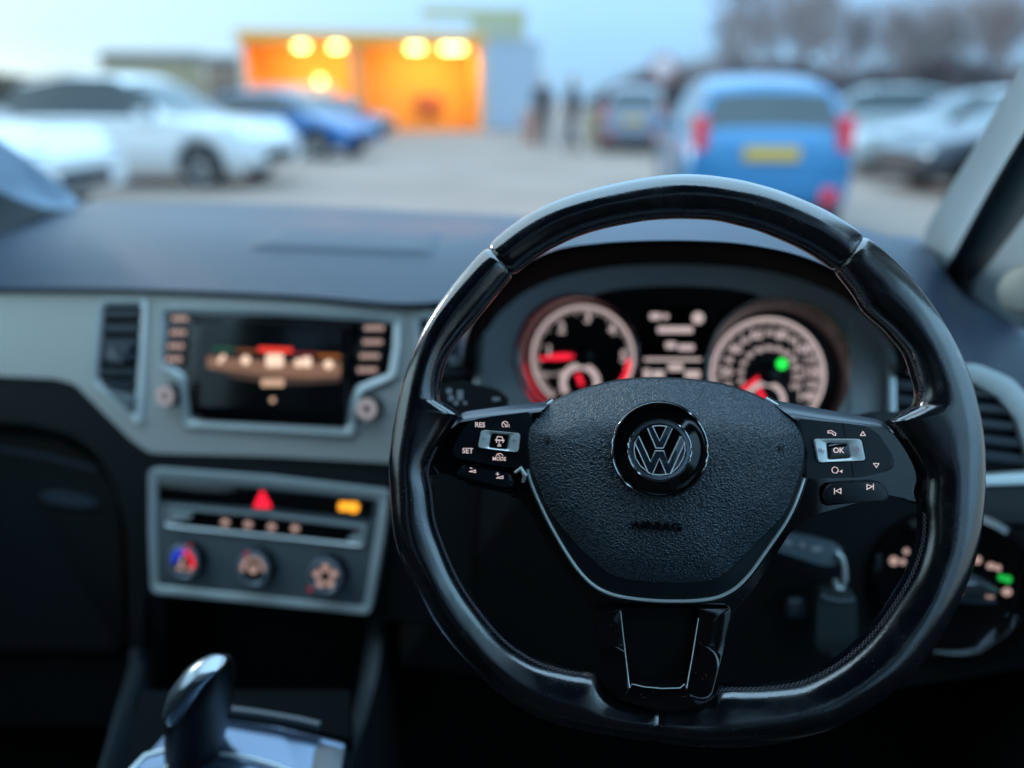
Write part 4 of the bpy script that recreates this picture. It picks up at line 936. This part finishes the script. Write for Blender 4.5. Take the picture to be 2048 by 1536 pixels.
def make_car(name, pos, heading, paint, label, kind='hatch', length=4.0, width=1.72, height=1.48, group='cars parked outside', rearplate=True, dark_bonnet=None):
    M = Matrix.Translation(Vector((pos.x, pos.y, 0))) @ Matrix.Rotation(heading, 4, 'Z')
    root = empty(name, M, label, 'car', group)
    Lh = length/2; hw = width/2
    fx = Lh*0.62; rxx = -Lh*0.66     # axles
    if kind == 'hatch':
        waist = [(-Lh, .82), (-Lh+.06, .95), (-Lh*.3, .96), (Lh*.3, .95), (Lh*.48, .93), (Lh*.85, .78), (Lh, .58)]
        roof = [(-Lh, .83), (-Lh+.08, .97), (-Lh+.40, height-.10), (-Lh*.45, height), (Lh*.05, height-.01), (Lh*.22, height-.10), (Lh*.52, .96), (Lh*.54, .94), (Lh*.86, .80), (Lh, .60)]
        g0, g1, rw, ws = -Lh+.10, Lh*.50, (-Lh+.08, -Lh+.40), (Lh*.20, Lh*.52)
    elif kind == 'suv':
        waist = [(-Lh, .88), (-Lh+.1, 1.02), (-Lh*.3, 1.03), (Lh*.3, 1.02), (Lh*.45, 1.03), (Lh*.85, .95), (Lh-.03, .72), (Lh, .65)]
        roof = [(-Lh, .89), (-Lh+.15, 1.05), (-Lh+.75, height-.12), (-Lh*.30, height), (Lh*.02, height-.02), (Lh*.14, height-.12), (Lh*.46, 1.05), (Lh*.5, 1.04), (Lh*.86, .97), (Lh, .67)]
        g0, g1, rw, ws = -Lh+.20, Lh*.44, (-Lh+.15, -Lh+.75), (Lh*.12, Lh*.46)
    else:
        waist = [(-Lh, .80), (-Lh+.1, .92), (-Lh*.3, .92), (Lh*.3, .90), (Lh*.45, .88), (Lh*.85, .74), (Lh, .55)]
        roof = [(-Lh, .81), (-Lh+.1, .94), (-Lh*.68, .97), (-Lh*.35, height-.05), (-Lh*.1, height), (Lh*.1, height-.04), (Lh*.45, .92), (Lh*.48, .89), (Lh*.86, .76), (Lh, .57)]
        g0, g1, rw, ws = -Lh*.62, Lh*.42, (-Lh*.68, -Lh*.35), (Lh*.08, Lh*.45)
    N = 60; rows = []; xs = [-Lh+length*i/N for i in range(N+1)]
    def ring(x):
        e = abs(x)/Lh; endf = 1-0.10*max(0, (e-.80)/.20)**2
        w_ = hw*endf; zw = lerp_tab(waist, x); zr = max(lerp_tab(roof, x), zw+.012)
        zb = .24+.10*max(0, (e-.9)/.1)
        cabf = max(0, min(1, (zr-zw)/.5)); wt = w_*(.93-(.24 if kind == 'hatch' else .17)*cabf)
        for ax in (fx, rxx):
            dd = abs(x-ax)
            if dd < .40: zb = max(zb, .30+math.sqrt(.40**2-dd**2)*.98)
        zb = min(zb, zw-.08)
        half = [(0, zb), (w_*.93, zb), (w_, min(zb+.10, zw-.04)), (w_*1.0, zb*.45+zw*.55), (w_*.975, zw-.03), (w_*.94, zw), (wt, zr-.05*cabf), (wt*.88, zr-.012*cabf), (wt*.45, zr+.012), (0, zr+.016)]
        return [Vector((x, y, z)) for y, z in half]+[Vector((x, -y, z)) for y, z in half[-2:0:-1]]
    rows = [ring(x) for x in xs]; n = len(rows[0])
    body = MB(); win = {}; roofm = MB()
    def nm(i, j):
        xm = (xs[i]+xs[i+1])/2
        side = j in (5, n-6)
        if side and g0 < xm < g1:
            zr = lerp_tab(roof, xm)-lerp_tab(waist, xm)
            if zr > .18: return 'side_window' if (j == 5) else 'side_window2'
        if j in (6, 7, 8, n-9, n-8, n-7):
            if rw[0]+.02 < xm < rw[1]-.04: return 'rear_window' if (j in (7, 8, n-9, n-8) and rw[0]+.08 < xm < rw[1]-.06) else 'body'
            if ws[0]+.02 < xm < ws[1]-.02: return 'windscreen'
        return 'body'
    acc = {}
    for i in range(N):
        for j in range(n):
            k = (j+1) % n; key_ = nm(i, j)
            q = [rows[i][j], rows[i][k], rows[i+1][k], rows[i+1][j]]
            acc.setdefault(key_, MB()).add([M @ p for p in q], [[0, 1, 2, 3]])
    acc['body'].add([M @ p for p in rows[0]], [list(range(n))]); acc['body'].add([M @ p for p in rows[-1]], [list(range(n))[::-1]])
    for key_, mbx in acc.items():
        me = mesh(mbx.v, mbx.f); bm = bmesh.new(); bm.from_mesh(me); bmesh.ops.remove_doubles(bm, verts=bm.verts, dist=1e-4); me = from_bm(bm)
        link(key_.rstrip('2'), me, paint if key_ == 'body' else cglass, root)
    # wheels
    for ax in (fx, rxx):
        for sd in (-1, 1):
            c = Vector((ax, sd*(hw-.10), .33)); r_, t_ = .33, .21
            prof = [(.20, -t_/2), (.31, -t_/2), (.33, -t_/2+.03), (.33, t_/2-.03), (.31, t_/2), (.215, t_/2)]
            rr = [[M @ (c+Vector((r*math.cos(a), sd*h, r*math.sin(a)))) for a in [2*math.pi*k/28 for k in range(28)]] for r, h in prof]
            wh = MB().grid(rr, True).build('wheel', tyre_m, root)
            mb = MB()
            mb.grid([[M @ (c+Vector((r*math.cos(a), sd*h, r*math.sin(a)))) for a in [2*math.pi*k/28 for k in range(28)]] for r, h in [(.215, t_/2), (.20, t_/2-.03), (.185, t_/2-.035)]], True)
            for s5 in range(5):
                a = 2*math.pi*s5/5; d1 = Vector((math.cos(a), 0, math.sin(a))); d2 = Vector((-math.sin(a), 0, math.cos(a)))
                P = [c+d1*.03+d2*.03, c+d1*.2+d2*.025, c+d1*.2-d2*.025, c+d1*.03-d2*.03]
                P = [p+Vector((0, sd*(t_/2-.02), 0)) for p in P]; Q = [p-Vector((0, sd*.03, 0)) for p in P]
                mb.add([M @ p for p in P+Q], [[0, 1, 2, 3], [7, 6, 5, 4], [0, 4, 5, 1], [1, 5, 6, 2], [2, 6, 7, 3], [3, 7, 4, 0]])
            mb.build('wheel_rim', alloy, wh, fix=False)
            # dark arch liner inside the body
            lr = [[M @ (Vector((ax+.395*math.cos(a), sd*(hw-y_), .30+.395*math.sin(a)))) for a in [math.pi*k/16 for k in range(17)]] for y_ in (.012, .30)]
            MB().grid(lr).build('arch_liner', cblack, root, fix=False)
            MB().add([M @ Vector((ax+.395*math.cos(a), sd*(hw-.30), .30+.395*math.sin(a))) for a in [math.pi*k/16 for k in range(17)]], [list(range(17))]).build('arch_liner', cblack, root, fix=False)
    def pbox(nm_, x, y, z, sx, sy, sz, m_, bev=.012, par=root):
        mb = MB(); mb.box(Vector((0, 0, 0)), sx, sy, sz); mb.v = [M @ (v+Vector((x, y, z))) for v in mb.v]; return mb.build(nm_, m_, par, bevel=bev)
    pbox('underbody', 0, 0, .28, length*.86, width*.80, .14, cblack)
    zb = lerp_tab(waist, -Lh+.06)
    for sd in (-1, 1):
        if kind == 'hatch': pbox('tail_lamp', -Lh+.11, sd*(hw-.16), zb+.03, .24, .13, .32, red_l, .03)
        else: pbox('tail_lamp', -Lh+.10, sd*(hw-.22), zb-.06, .24, .36, .15, red_l, .03)
        pbox('head_lamp', Lh-.20, sd*(hw-.24), lerp_tab(waist, Lh-.12)-.075, .34, .30, .13, lamp_m, .03)
        pbox('door_mirror', ws[0]+.35, sd*(hw+.06), lerp_tab(waist, ws[0]+.3)+.07, .12, .18, .12, paint, .03)
        pbox('reflector', -Lh-.05, sd*(hw-.26), .42, .05, .15, .15, red_l, .03)
    pbox('rear_bumper', -Lh+.03, 0, .43, .14, width*.84, .24, paint, .05); pbox('valance', -Lh+.05, 0, .27, .12, width*.74, .10, cblack, .03)
    pbox('grille', Lh-.01, 0, .45, .06, width*.52, .18, cblack, .02)
    if rearplate:
        np_ = pbox('number_plate', -Lh-.035 if kind != 'hatch' else -Lh-.01, 0, .70 if kind != 'hatch' else .80, .02, .52, .12, plate_y, .004)
    return root
def heading(degs): return R(degs)
ground_at = lambda px, py: G(px, py)
white_p = carpaint('white_paint', (.78, .80, .80)); blue_p = carpaint('blue_paint', (.010, .17, .36)); blue_d = carpaint('deep_blue_paint', (.01, .13, .38))
silver_p = carpaint('silver_paint_car', (.42, .46, .47)); black_p = carpaint('black_paint', (.02, .022, .03)); grey_p = carpaint('grey_paint', (.20, .21, .25)); navy_p = carpaint('navy_paint', (.03, .05, .11))
def place_by_front_wheel(px, py, hd_deg, length, width, side=-1):
    """car centre so that its nearer front tyre touches the ground seen at px,py"""
    g = G(px, py); h = R(hd_deg); f = Vector((math.cos(h), math.sin(h), 0)); lft = Vector((-math.sin(h), math.cos(h), 0))
    return g - f*(length/2*0.62) - lft*side*(width/2-.10)
def centre(px, dc): 
    p = D(px, 200, dc); return Vector((p.x, p.y, 0))
# blue hatchback straight ahead
rear = centre(1556, 6.75); hb = R(96); f = Vector((math.cos(hb), math.sin(hb), 0))
make_car('parked_car', rear+f*1.95, hb, blue_p, 'bright blue hatchback seen from behind with yellow number plate beyond the steering wheel', 'hatch', 3.9, 1.66, 1.52)
make_car('parked_car', place_by_front_wheel(415, 376, 4, 4.6, 1.84), R(4), white_p, 'large white car side-on with dark alloy wheel, nearest the orange wash bay on the left', 'suv', 4.6, 1.84, 1.66)
make_car('parked_car', place_by_front_wheel(-50, 455, 8, 4.4, 1.80), R(8), white_p, 'white car at the left edge, only its bonnet and windscreen in view', 'suv', 4.4, 1.80, 1.58)
make_car('parked_car', place_by_front_wheel(640, 318, -6, 4.1, 1.74), R(-6), blue_d, 'blue car with sloping bonnet parked behind the large white car', 'hatch', 4.1, 1.74, 1.48)
make_car('parked_car', place_by_front_wheel(712, 280, -6, 4.1, 1.74), R(-6), navy_p, 'dark car nose-out in front of the orange wash bay', 'hatch', 4.1, 1.74, 1.44)
rear = centre(1268, 18.5); hb = R(93); f = Vector((math.cos(hb), math.sin(hb), 0))
make_car('parked_car', rear+f*2.1, hb, grey_p, 'grey car with red rear lamps parked left of the blue hatchback', 'hatch', 4.2, 1.76, 1.62)
make_car('parked_car', centre(1960, 13.0), R(184), silver_p, 'pale silver saloon side-on at the right, behind the dark car', 'saloon', 4.6, 1.80, 1.46)
make_car('parked_car', centre(2110, 10.6), R(192), black_p, 'low dark car with pale head lamps nearest the right pillar', 'saloon', 4.3, 1.76, 1.44)
make_car('parked_car', centre(1740, 20), R(186), silver_p, 'silver car roof showing between the blue hatchback and the saloon', 'hatch', 4.3, 1.78, 1.62)
make_car('parked_car', centre(2110, 17), R(200), white_p, 'white car at the far right partly behind the pillar', 'saloon', 4.5, 1.80, 1.50)

# orange wash bay ------------------------------------------------------------------
orange_w = mat('orange_wall', (0.88, 0.43, 0.07), .7, cvar=.12, cscale=.8)
cream = mat('cream_frame', (.62, .58, .52), .6)
A = D(497, 200, 30); B = D(962, 200, 32); A.z = B.z = 0
ax_ = (B-A).normalized(); bk = Vector((-ax_.y, ax_.x, 0)); W_ = (B-A).length; Hb = 3.9
MBm = Matrix((ax_, bk, Vector((0, 0, 1)))).transposed().to_4x4(); MBm.translation = A
bay = empty('wash_bay', MBm, 'orange lit wash bay building with pale frame beyond the parked cars', 'building')
def bbox(nm_, x0, x1, y0, y1, z0, z1, m_, par=bay, bev=.02, M=MBm):
    mb = MB(); mb.box(Vector(((x0+x1)/2, (y0+y1)/2, (z0+z1)/2)), x1-x0, y1-y0, z1-z0); mb.v = [M @ v for v in mb.v]; return mb.build(nm_, m_, par, bevel=bev)
bbox('back_wall', 0, W_, 3.4, 3.6, 0, Hb-.25, orange_w)
bbox('side_wall', -.15, .05, 0, 3.4, 0, Hb-.25, orange_w); bbox('side_wall', W_-.05, W_+.15, 0, 3.4, 0, Hb-.25, orange_w)
xm = W_*.455
bbox('dividing_wall', xm-.08, xm+.08, .3, 3.4, 0, Hb-.25, orange_w)
bbox('roof', -.2, W_+.2, -.1, 3.6, Hb-.25, Hb-.12, cream)
bbox('fascia', -.2, W_+.2, -.2, -.1, Hb-.45, Hb, orange_w)
for x in (-.15, W_): bbox('pillar', x, x+.2, -.2, 0, 0, Hb-.45, cream)
bbox('pillar', xm-.25, xm+.2, -.1, .3, 0, Hb-.45, mat('pillar_orange', (.75, .36, .12), .6))
bbox('low_wall', .05, xm*.8, 1.0, 1.12, 0, 1.9, cream)
bbox('hose_reel', W_*.74, W_*.86, 3.0, 3.4, .7, 1.5, mat('reel_red', (.35, .10, .04), .5))
lampm = mat('lamp_tube', (.9, .8, .6), .5, emit=(1.0, .66, .18), es=14)
for i, (x0, x1) in enumerate(((.215, .26), (.36, .405), (.685, .745), (.83, .925))):
    lm = bbox('lamp', W_*x0, W_*x1, -.05, .08, Hb-.66, Hb-.50, lampm, bev=0)
    ld = bpy.data.lights.new('bay_lamp', 'AREA'); ld.energy = 34; ld.color = (1, .62, .22); ld.shape = 'RECTANGLE'; ld.size = 1.2; ld.size_y = .3
    lo_ = bpy.data.objects.new('bay_lamp_light', ld); COL.objects.link(lo_)
    lo_.parent = bay; lo_.location = (W_*(x0+x1)/2, .9, Hb-.55); lo_.rotation_euler = (R(28), 0, 0)
bbox('lamp', W_*.285, W_*.315, 1.2, 1.3, 1.75, 2.2, mat('lamp_small', (.9, .8, .6), .5, emit=(1, .6, .15), es=5), bev=0)
# grey container and yellow frame ------------------------------------------------------
Cc = B+ax_*.30; M2 = MBm.copy(); M2.translation = Cc
cont = empty('storage_container', M2, 'pale blue-grey corrugated container beside the orange wash bay', 'container')
cg = mat('container_grey', (.48, .54, .62), .6)
mb = MB(); nr = 44; Wc = 2.35; rr = []
rr = [[M2 @ Vector((Wc*i/nr, (-.03 if (i//2) % 2 else .03), z)) for i in range(nr+1)] for z in (.05, 3.6)]
mb.grid(rr); rr = [[M2 @ Vector((Wc*i/nr, 3.0, z)) for i in range(nr+1)] for z in (.05, 3.6)]; mb.grid(rr)
mb.build('container_wall', cg, cont, fix=False)
bbox('end_wall', -.02, .02, 0, 3, .05, 3.6, cg, cont, .005, M2); bbox('end_wall', Wc-.02, Wc+.02, 0, 3, .05, 3.6, cg, cont, .005, M2)
bbox('container_roof', -.04, Wc+.04, -.05, 3.05, 3.6, 3.7, cg, cont, .01, M2)
for x in (-.05, Wc-.05): bbox('corner_post', x, x+.12, -.08, .06, 0, 3.7, cream, cont, .01, M2)
M3 = MBm.copy(); M3.translation = B+bk*4.2-ax_*2.0
fr_ = empty('gantry_frame', M3, 'tall pale yellow frame standing behind the container and wash bay', 'gantry')
yl = mat('pale_yellow', (.50, .44, .20), .6)
bbox('top_beam', 0, 5.1, 0, .3, 4.95, 5.35, yl, fr_, .02, M3); bbox('lower_beam', .2, 4.9, .05, .2, 4.1, 4.25, yl, fr_, .02, M3)
bbox('post', 4.75, 5.0, 0, .3, 0, 4.95, yl, fr_, .02, M3); bbox('post', .15, .35, 0, .3, 0, 4.95, cream, fr_, .02, M3)
bbox('sign_board', 2.3, 4.75, -.05, 0, 3.3, 4.95, mat('board_pale', (.44, .41, .27), .6), fr_, .01, M3)

# people ------------------------------------------------------------------------------------
def person(px, py, facing, jac, trs, hairc, label, stride):
    g = G(px, py); M = Matrix.Translation(g) @ Matrix.Rotation(facing, 4, 'Z') @ Matrix.Scale(1.06, 4)
    root = empty('person', M, label, 'person', 'people standing by the wash bay')
    def skin(name, chains, m_, par=root, sub=1):
        bm = bmesh.new(); lay = bm.verts.layers.skin.verify(); key_ = {}; first = True
        for ch in chains:
            prev = None
            for (x, y, z, r) in ch:
                k = (round(x, 4), round(y, 4), round(z, 4))
                if k not in key_:
                    v = bm.verts.new((x, y, z)); v[lay].radius = (r, r*.85); key_[k] = v
                    if first: v[lay].use_root = True; first = False
                v = key_[k]
                if prev is not None and bm.edges.get((prev, v)) is None: bm.edges.new((prev, v))
                prev = v
        me = bpy.data.meshes.new('s'); bm.to_mesh(me); bm.free()
        o = bpy.data.objects.new('s', me); COL.objects.link(o)
        sk = o.modifiers.new('k', 'SKIN'); sk.use_smooth_shade = True; sb = o.modifiers.new('u', 'SUBSURF'); sb.levels = sub; sb.render_levels = sub
        bpy.context.view_layer.update()
        m2 = bpy.data.meshes.new_from_object(o.evaluated_get(bpy.context.evaluated_depsgraph_get()))
        bpy.data.objects.remove(o); m2.transform(M); m2.materials.clear()
        return link(name, m2, m_, par)
    s = stride
    pel = (0, 0, .93, .13)
    arm = lambda d: [(0, 0, 1.42, .10), (0, d*.19, 1.40, .055), (.02*s, d*.25, 1.12, .042), (.10, d*.23, .88, .032), (.13, d*.225, .80, .030)]
    leg = lambda d: [pel, (0.02, d*.10, .88, .10), (d*s*.10+.03, d*.11, .48, .065), (d*s*.20-.03, d*.11, .10, .045), (d*s*.20+.10, d*.12, .04, .04)]
    hand = []
    for d in (-1, 1):
        for k in range(4): hand.append([(.13, d*.225, .80, .030), (.135+.014*(k-1.5), d*.228, .745-.004*abs(k-1.5), .009), (.14+.014*(k-1.5), d*.222, .70-.004*abs(k-1.5)*2, .007)])
        hand.append([(.13, d*.225, .80, .030), (.165, d*.215, .775, .009), (.175, d*.21, .745, .007)])
    skin('body', [[pel, (0, 0, 1.15, .13), (0, 0, 1.42, .10), (0, 0, 1.52, .052), (.01, 0, 1.60, .085), (.015, 0, 1.68, .095), (.005, 0, 1.745, .07)], [(.015, 0, 1.68, .095), (.11, 0, 1.665, .014)], arm(-1), arm(1), leg(-1), leg(1)]+hand, mat('skin', (.42, .26, .20), .6))
    skin('jacket', [[(0, 0, .80, .190), (0, 0, 1.10, .195), (0, 0, 1.30, .195), (0, 0, 1.44, .135), (0, 0, 1.50, .075)]]+[[(0, 0, 1.44, .115), (0, d*.20, 1.41, .072), (.02*s, d*.26, 1.12, .058), (.09, d*.235, .90, .046)] for d in (-1, 1)], jac)
    skin('trousers', [[(0, 0, .93, .145), (0.02, d*.10, .86, .105), (d*s*.10+.03, d*.11, .48, .078), (d*s*.20-.03, d*.11, .12, .062)] for d in (-1, 1)], trs)
    skin('hair', [[(-.01, 0, 1.745, .085), (-.03, 0, 1.70, .085)]], hairc)
hairm = mat('hair', (.03, .02, .015), .8)
person(1084, 302, R(-60), mat('jacket_dark', (.03, .02, .022), .8), mat('trousers_dark', (.03, .03, .035), .8), hairm, 'person in a dark brown jacket standing left of another, near the container', .3)
person(1142, 308, R(200), mat('jacket_navy', (.015, .018, .03), .8), mat('trousers_navy', (.03, .035, .05), .8), hairm, 'person in a dark navy coat standing on the right of the pair', .8)

# round sign ---------------------------------------------------------------------------------
sp = D(1322, 200, 16); sp.z = 0
sg = empty('road_sign', Matrix.Translation(sp), 'round white road sign with red border on a post above the grey car', 'sign')
def disc(r, y0, y1, z, nm_, m_):
    rr = [[sp+Vector((q*math.cos(a), y, z+q*math.sin(a))) for a in [2*math.pi*k/36 for k in range(36)]] for q, y in ((.001, y0), (r, y0), (r, y1), (.001, y1))]
    return MB().grid(rr, True).build(nm_, m_, sg)
disc(.27, -.02, .0, 1.95, 'sign_disc', mat('sign_red', (.55, .10, .10), .5)); disc(.20, -.026, -.021, 1.95, 'sign_face', mat('sign_white', (.75, .72, .72), .5))
MB().tube([sp+Vector((0, .04, 0)), sp+Vector((0, .04, 2.2))], .035, 10).build('post', alloy, sg)
for (px, py, c_, lb_) in ((1062, 262, (.55, .28, .20), 'small orange barrier left of the two people'), (1185, 262, (.40, .30, .16), 'tan waste bin right of the two people')):
    g = G(px, py+25); o_ = empty('barrier' if 'barrier' in lb_ else 'waste_bin', Matrix.Translation(g), lb_, 'barrier' if 'barrier' in lb_ else 'bin')
    mb = MB(); rr = [[g+Vector((r*math.cos(a), r*math.sin(a), z)) for a in [math.pi/4+math.pi/2*k for k in range(4)]] for r, z in ((.26, 0), (.36, .95))]; mb.grid(rr, True); mb.add([v for v in rr[1]], [[0, 1, 2, 3]])
    mb.build('body', mat('c'+lb_[:9].replace(' ', '_'), c_, .6), o_, bevel=.02)
    mb = MB(); mb.box(g+Vector((0, 0, 1.0)), .56, .56, .10, Matrix.Rotation(0, 3, 'Z')); mb.build('lid', cream, o_, bevel=.02)

# bare trees -------------------------------------------------------------------------------------
bark = mat('bark', (.26, .20, .21), .9)
twigm = mat('twig', (.32, .27, .27), .9)
def bare_tree(px, dc, h, label, seed, spread=1.0, dens=5):
    rnd = random.Random(seed); b = D(px, 200, dc); b.z = 0
    root = empty('bare_tree', Matrix.Translation(b), label, 'tree', 'bare winter trees beyond the car park')
    tr = MB(); cr_ = MB()
    def seg(mb, p, q, r0, r1, n=4):
        t = (q-p).normalized(); x = t.orthogonal().normalized(); y = t.cross(x)
        mb.grid([[p+(x*math.cos(a)+y*math.sin(a))*r0 for a in [2*math.pi*k/n for k in range(n)]], [q+(x*math.cos(a)+y*math.sin(a))*r1 for a in [2*math.pi*k/n for k in range(n)]]], True)
    def grow(p, d, l, r, lv):
        segs = 3; q = p
        for s in range(segs):
            d = (d+Vector((rnd.uniform(-.16, .16), rnd.uniform(-.16, .16), rnd.uniform(-.03, .12)))).normalized()
            e = q+d*l/segs; seg(tr if lv < 2 else cr_, q, e, r*(1-.25*s/segs), r*(1-.25*(s+1)/segs), 6 if lv < 2 else 3); q = e
            if lv < dens and (s > 0 or lv > 0):
                for _ in range(1 if lv else 2):
                    a = rnd.uniform(0, 6.28); k = rnd.uniform(.5, .95)*spread
                    nd = (d+Vector((math.cos(a), math.sin(a), rnd.uniform(-.1, .3)))*k).normalized()
                    grow(q, nd, l*rnd.uniform(.55, .78), r*.55, lv+1)
        if lv < dens:
            for _ in range(2):
                a = rnd.uniform(0, 6.28); nd = (d+Vector((math.cos(a), math.sin(a), .1))*rnd.uniform(.25, .6)*spread).normalized()
                grow(q, nd, l*rnd.uniform(.6, .8), r*.6, lv+1)
    grow(b, Vector((0, 0, 1)), h*.34, h*.014, 0)
    tr.build('trunk', bark, root, fix=False, smooth=False); cr_.build('crown', twigm, root, fix=False, smooth=False)
for a in ((1530, 46, 9.5, 'tall spreading bare tree above the blue hatchback', 3, 1.0, 5), (1650, 50, 9.0, 'slender bare tree right of the tallest one', 5, .9, 5),
          (1400, 55, 5.2, 'low bare tree left of the tallest one', 8, 1.2, 4), (1790, 48, 8.0, 'bare tree above the silver saloon', 11, 1.1, 5), (1900, 52, 8.6, 'bushy bare tree near the right pillar', 13, 1.2, 5),
          (1705, 62, 8.0, 'faint bare tree between the blue hatchback and the saloon', 41, 1.2, 4), (1345, 64, 5.4, 'low faint bare tree above the round sign', 43, 1.3, 4), (1590, 58, 10.5, 'pale bare tree standing between the two above the blue hatchback', 23, 1.2, 5), (1465, 60, 8.2, 'faint bare tree just left of the tallest one', 29, 1.1, 5), (1850, 60, 10.0, 'tall faint bare tree behind the silver saloon', 31, 1.2, 5), (1960, 58, 10.5, 'tall bare tree next to the right pillar', 37, 1.2, 5), (2020, 42, 8.6, 'dark bare tree at the right edge behind the pillar', 17, 1.1, 5), (1255, 70, 4.6, 'small distant bare tree above the grey car', 19, 1.3, 4)):
    bare_tree(*a)
# far hedges: leafy twig clumps nobody could count
def hedge(name, pts, hh, depth, n, m_, sz):
    rnd = random.Random(hash(name) % 1000 if False else len(name)); mb = MB()
    for i in range(n):
        s = rnd.random()*(len(pts)-1); k = int(s); p = pts[k].lerp(pts[k+1], s-k)
        prof = hh*(.75+.35*noise.noise(Vector((p.x*.16, p.y*.16, 1.3)))+.12*noise.noise(Vector((p.x*.7, 0, 0))))
        if 'hedge' in name: prof *= min(1, .30+s*.75)
        c = Vector((p.x+rnd.uniform(-1, 1)*depth, p.y+rnd.uniform(-1, 1)*depth, rnd.random()**.8*prof)); a = Vector((rnd.gauss(0, 1), rnd.gauss(0, 1), rnd.gauss(0, 1))).normalized(); b_ = a.orthogonal().normalized()*sz
        a = a.cross(b_).normalized()*sz
        mb.add([c-a-b_, c+a-b_*.6, c+a*.7+b_, c-a*.8+b_], [[0, 1, 2, 3]])
    o = mb.build(name, m_, None, smooth=False, fix=False); tagp(o, 'far-off strip of leafless hedge and woodland along the edge of the car park' if 'hedge' in name else 'distant brown band of woodland beyond the white cars', 'hedge' if 'hedge' in name else 'woodland', kind='stuff'); return o
def flat(px, dc): p = D(px, 200, dc); p.z = 0; return p
hedge('hedgerow', [flat(1215, 66), flat(1350, 60), flat(1700, 56), flat(2250, 50)], 4.7, 2.2, 52000, mat('hedge_twig', (.20, .165, .17), .9), .10)
hedge('far_woodland', [flat(-400, 80), flat(100, 84), flat(520, 90)], 5.2, 2.5, 30000, mat('wood_twig', (.22, .18, .14), .9), .17)
# low buildings along the left horizon
for (px, dc, wx, h_, c_, lb_) in ((215, 74, 9, 6.0, (.42, .33, .20), 'low tan building on the far left horizon'), (420, 70, 7, 5.4, (.30, .20, .14), 'low brown building left of the wash bay')):
    p = flat(px, dc); Mx = MBm.copy(); Mx.translation = p
    bb = empty('low_building', Mx, lb_, 'building')
    bbox('wall', 0, wx, 0, 5, 0, h_-.8, mat('wall_'+str(px), c_, .8), bb, .03, Mx)
    mb = MB().add([Mx @ Vector(v) for v in [(-.3, -.3, h_-.8), (wx+.3, -.3, h_-.8), (wx+.3, 5.3, h_-.8), (-.3, 5.3, h_-.8), (-.3, 2.5, h_), (wx+.3, 2.5, h_)]], [[0, 1, 5, 4], [2, 3, 4, 5], [0, 4, 3], [1, 2, 5], [3, 2, 1, 0]])
    mb.build('roof', mat('roof_slate', (.10, .09, .09), .8), bb, smooth=False)
    for k in range(3): bbox('window', wx*(.15+.28*k), wx*(.15+.28*k)+1.1, -.03, 0.02, 1.4, 2.6, cglass, bb, .01, Mx)
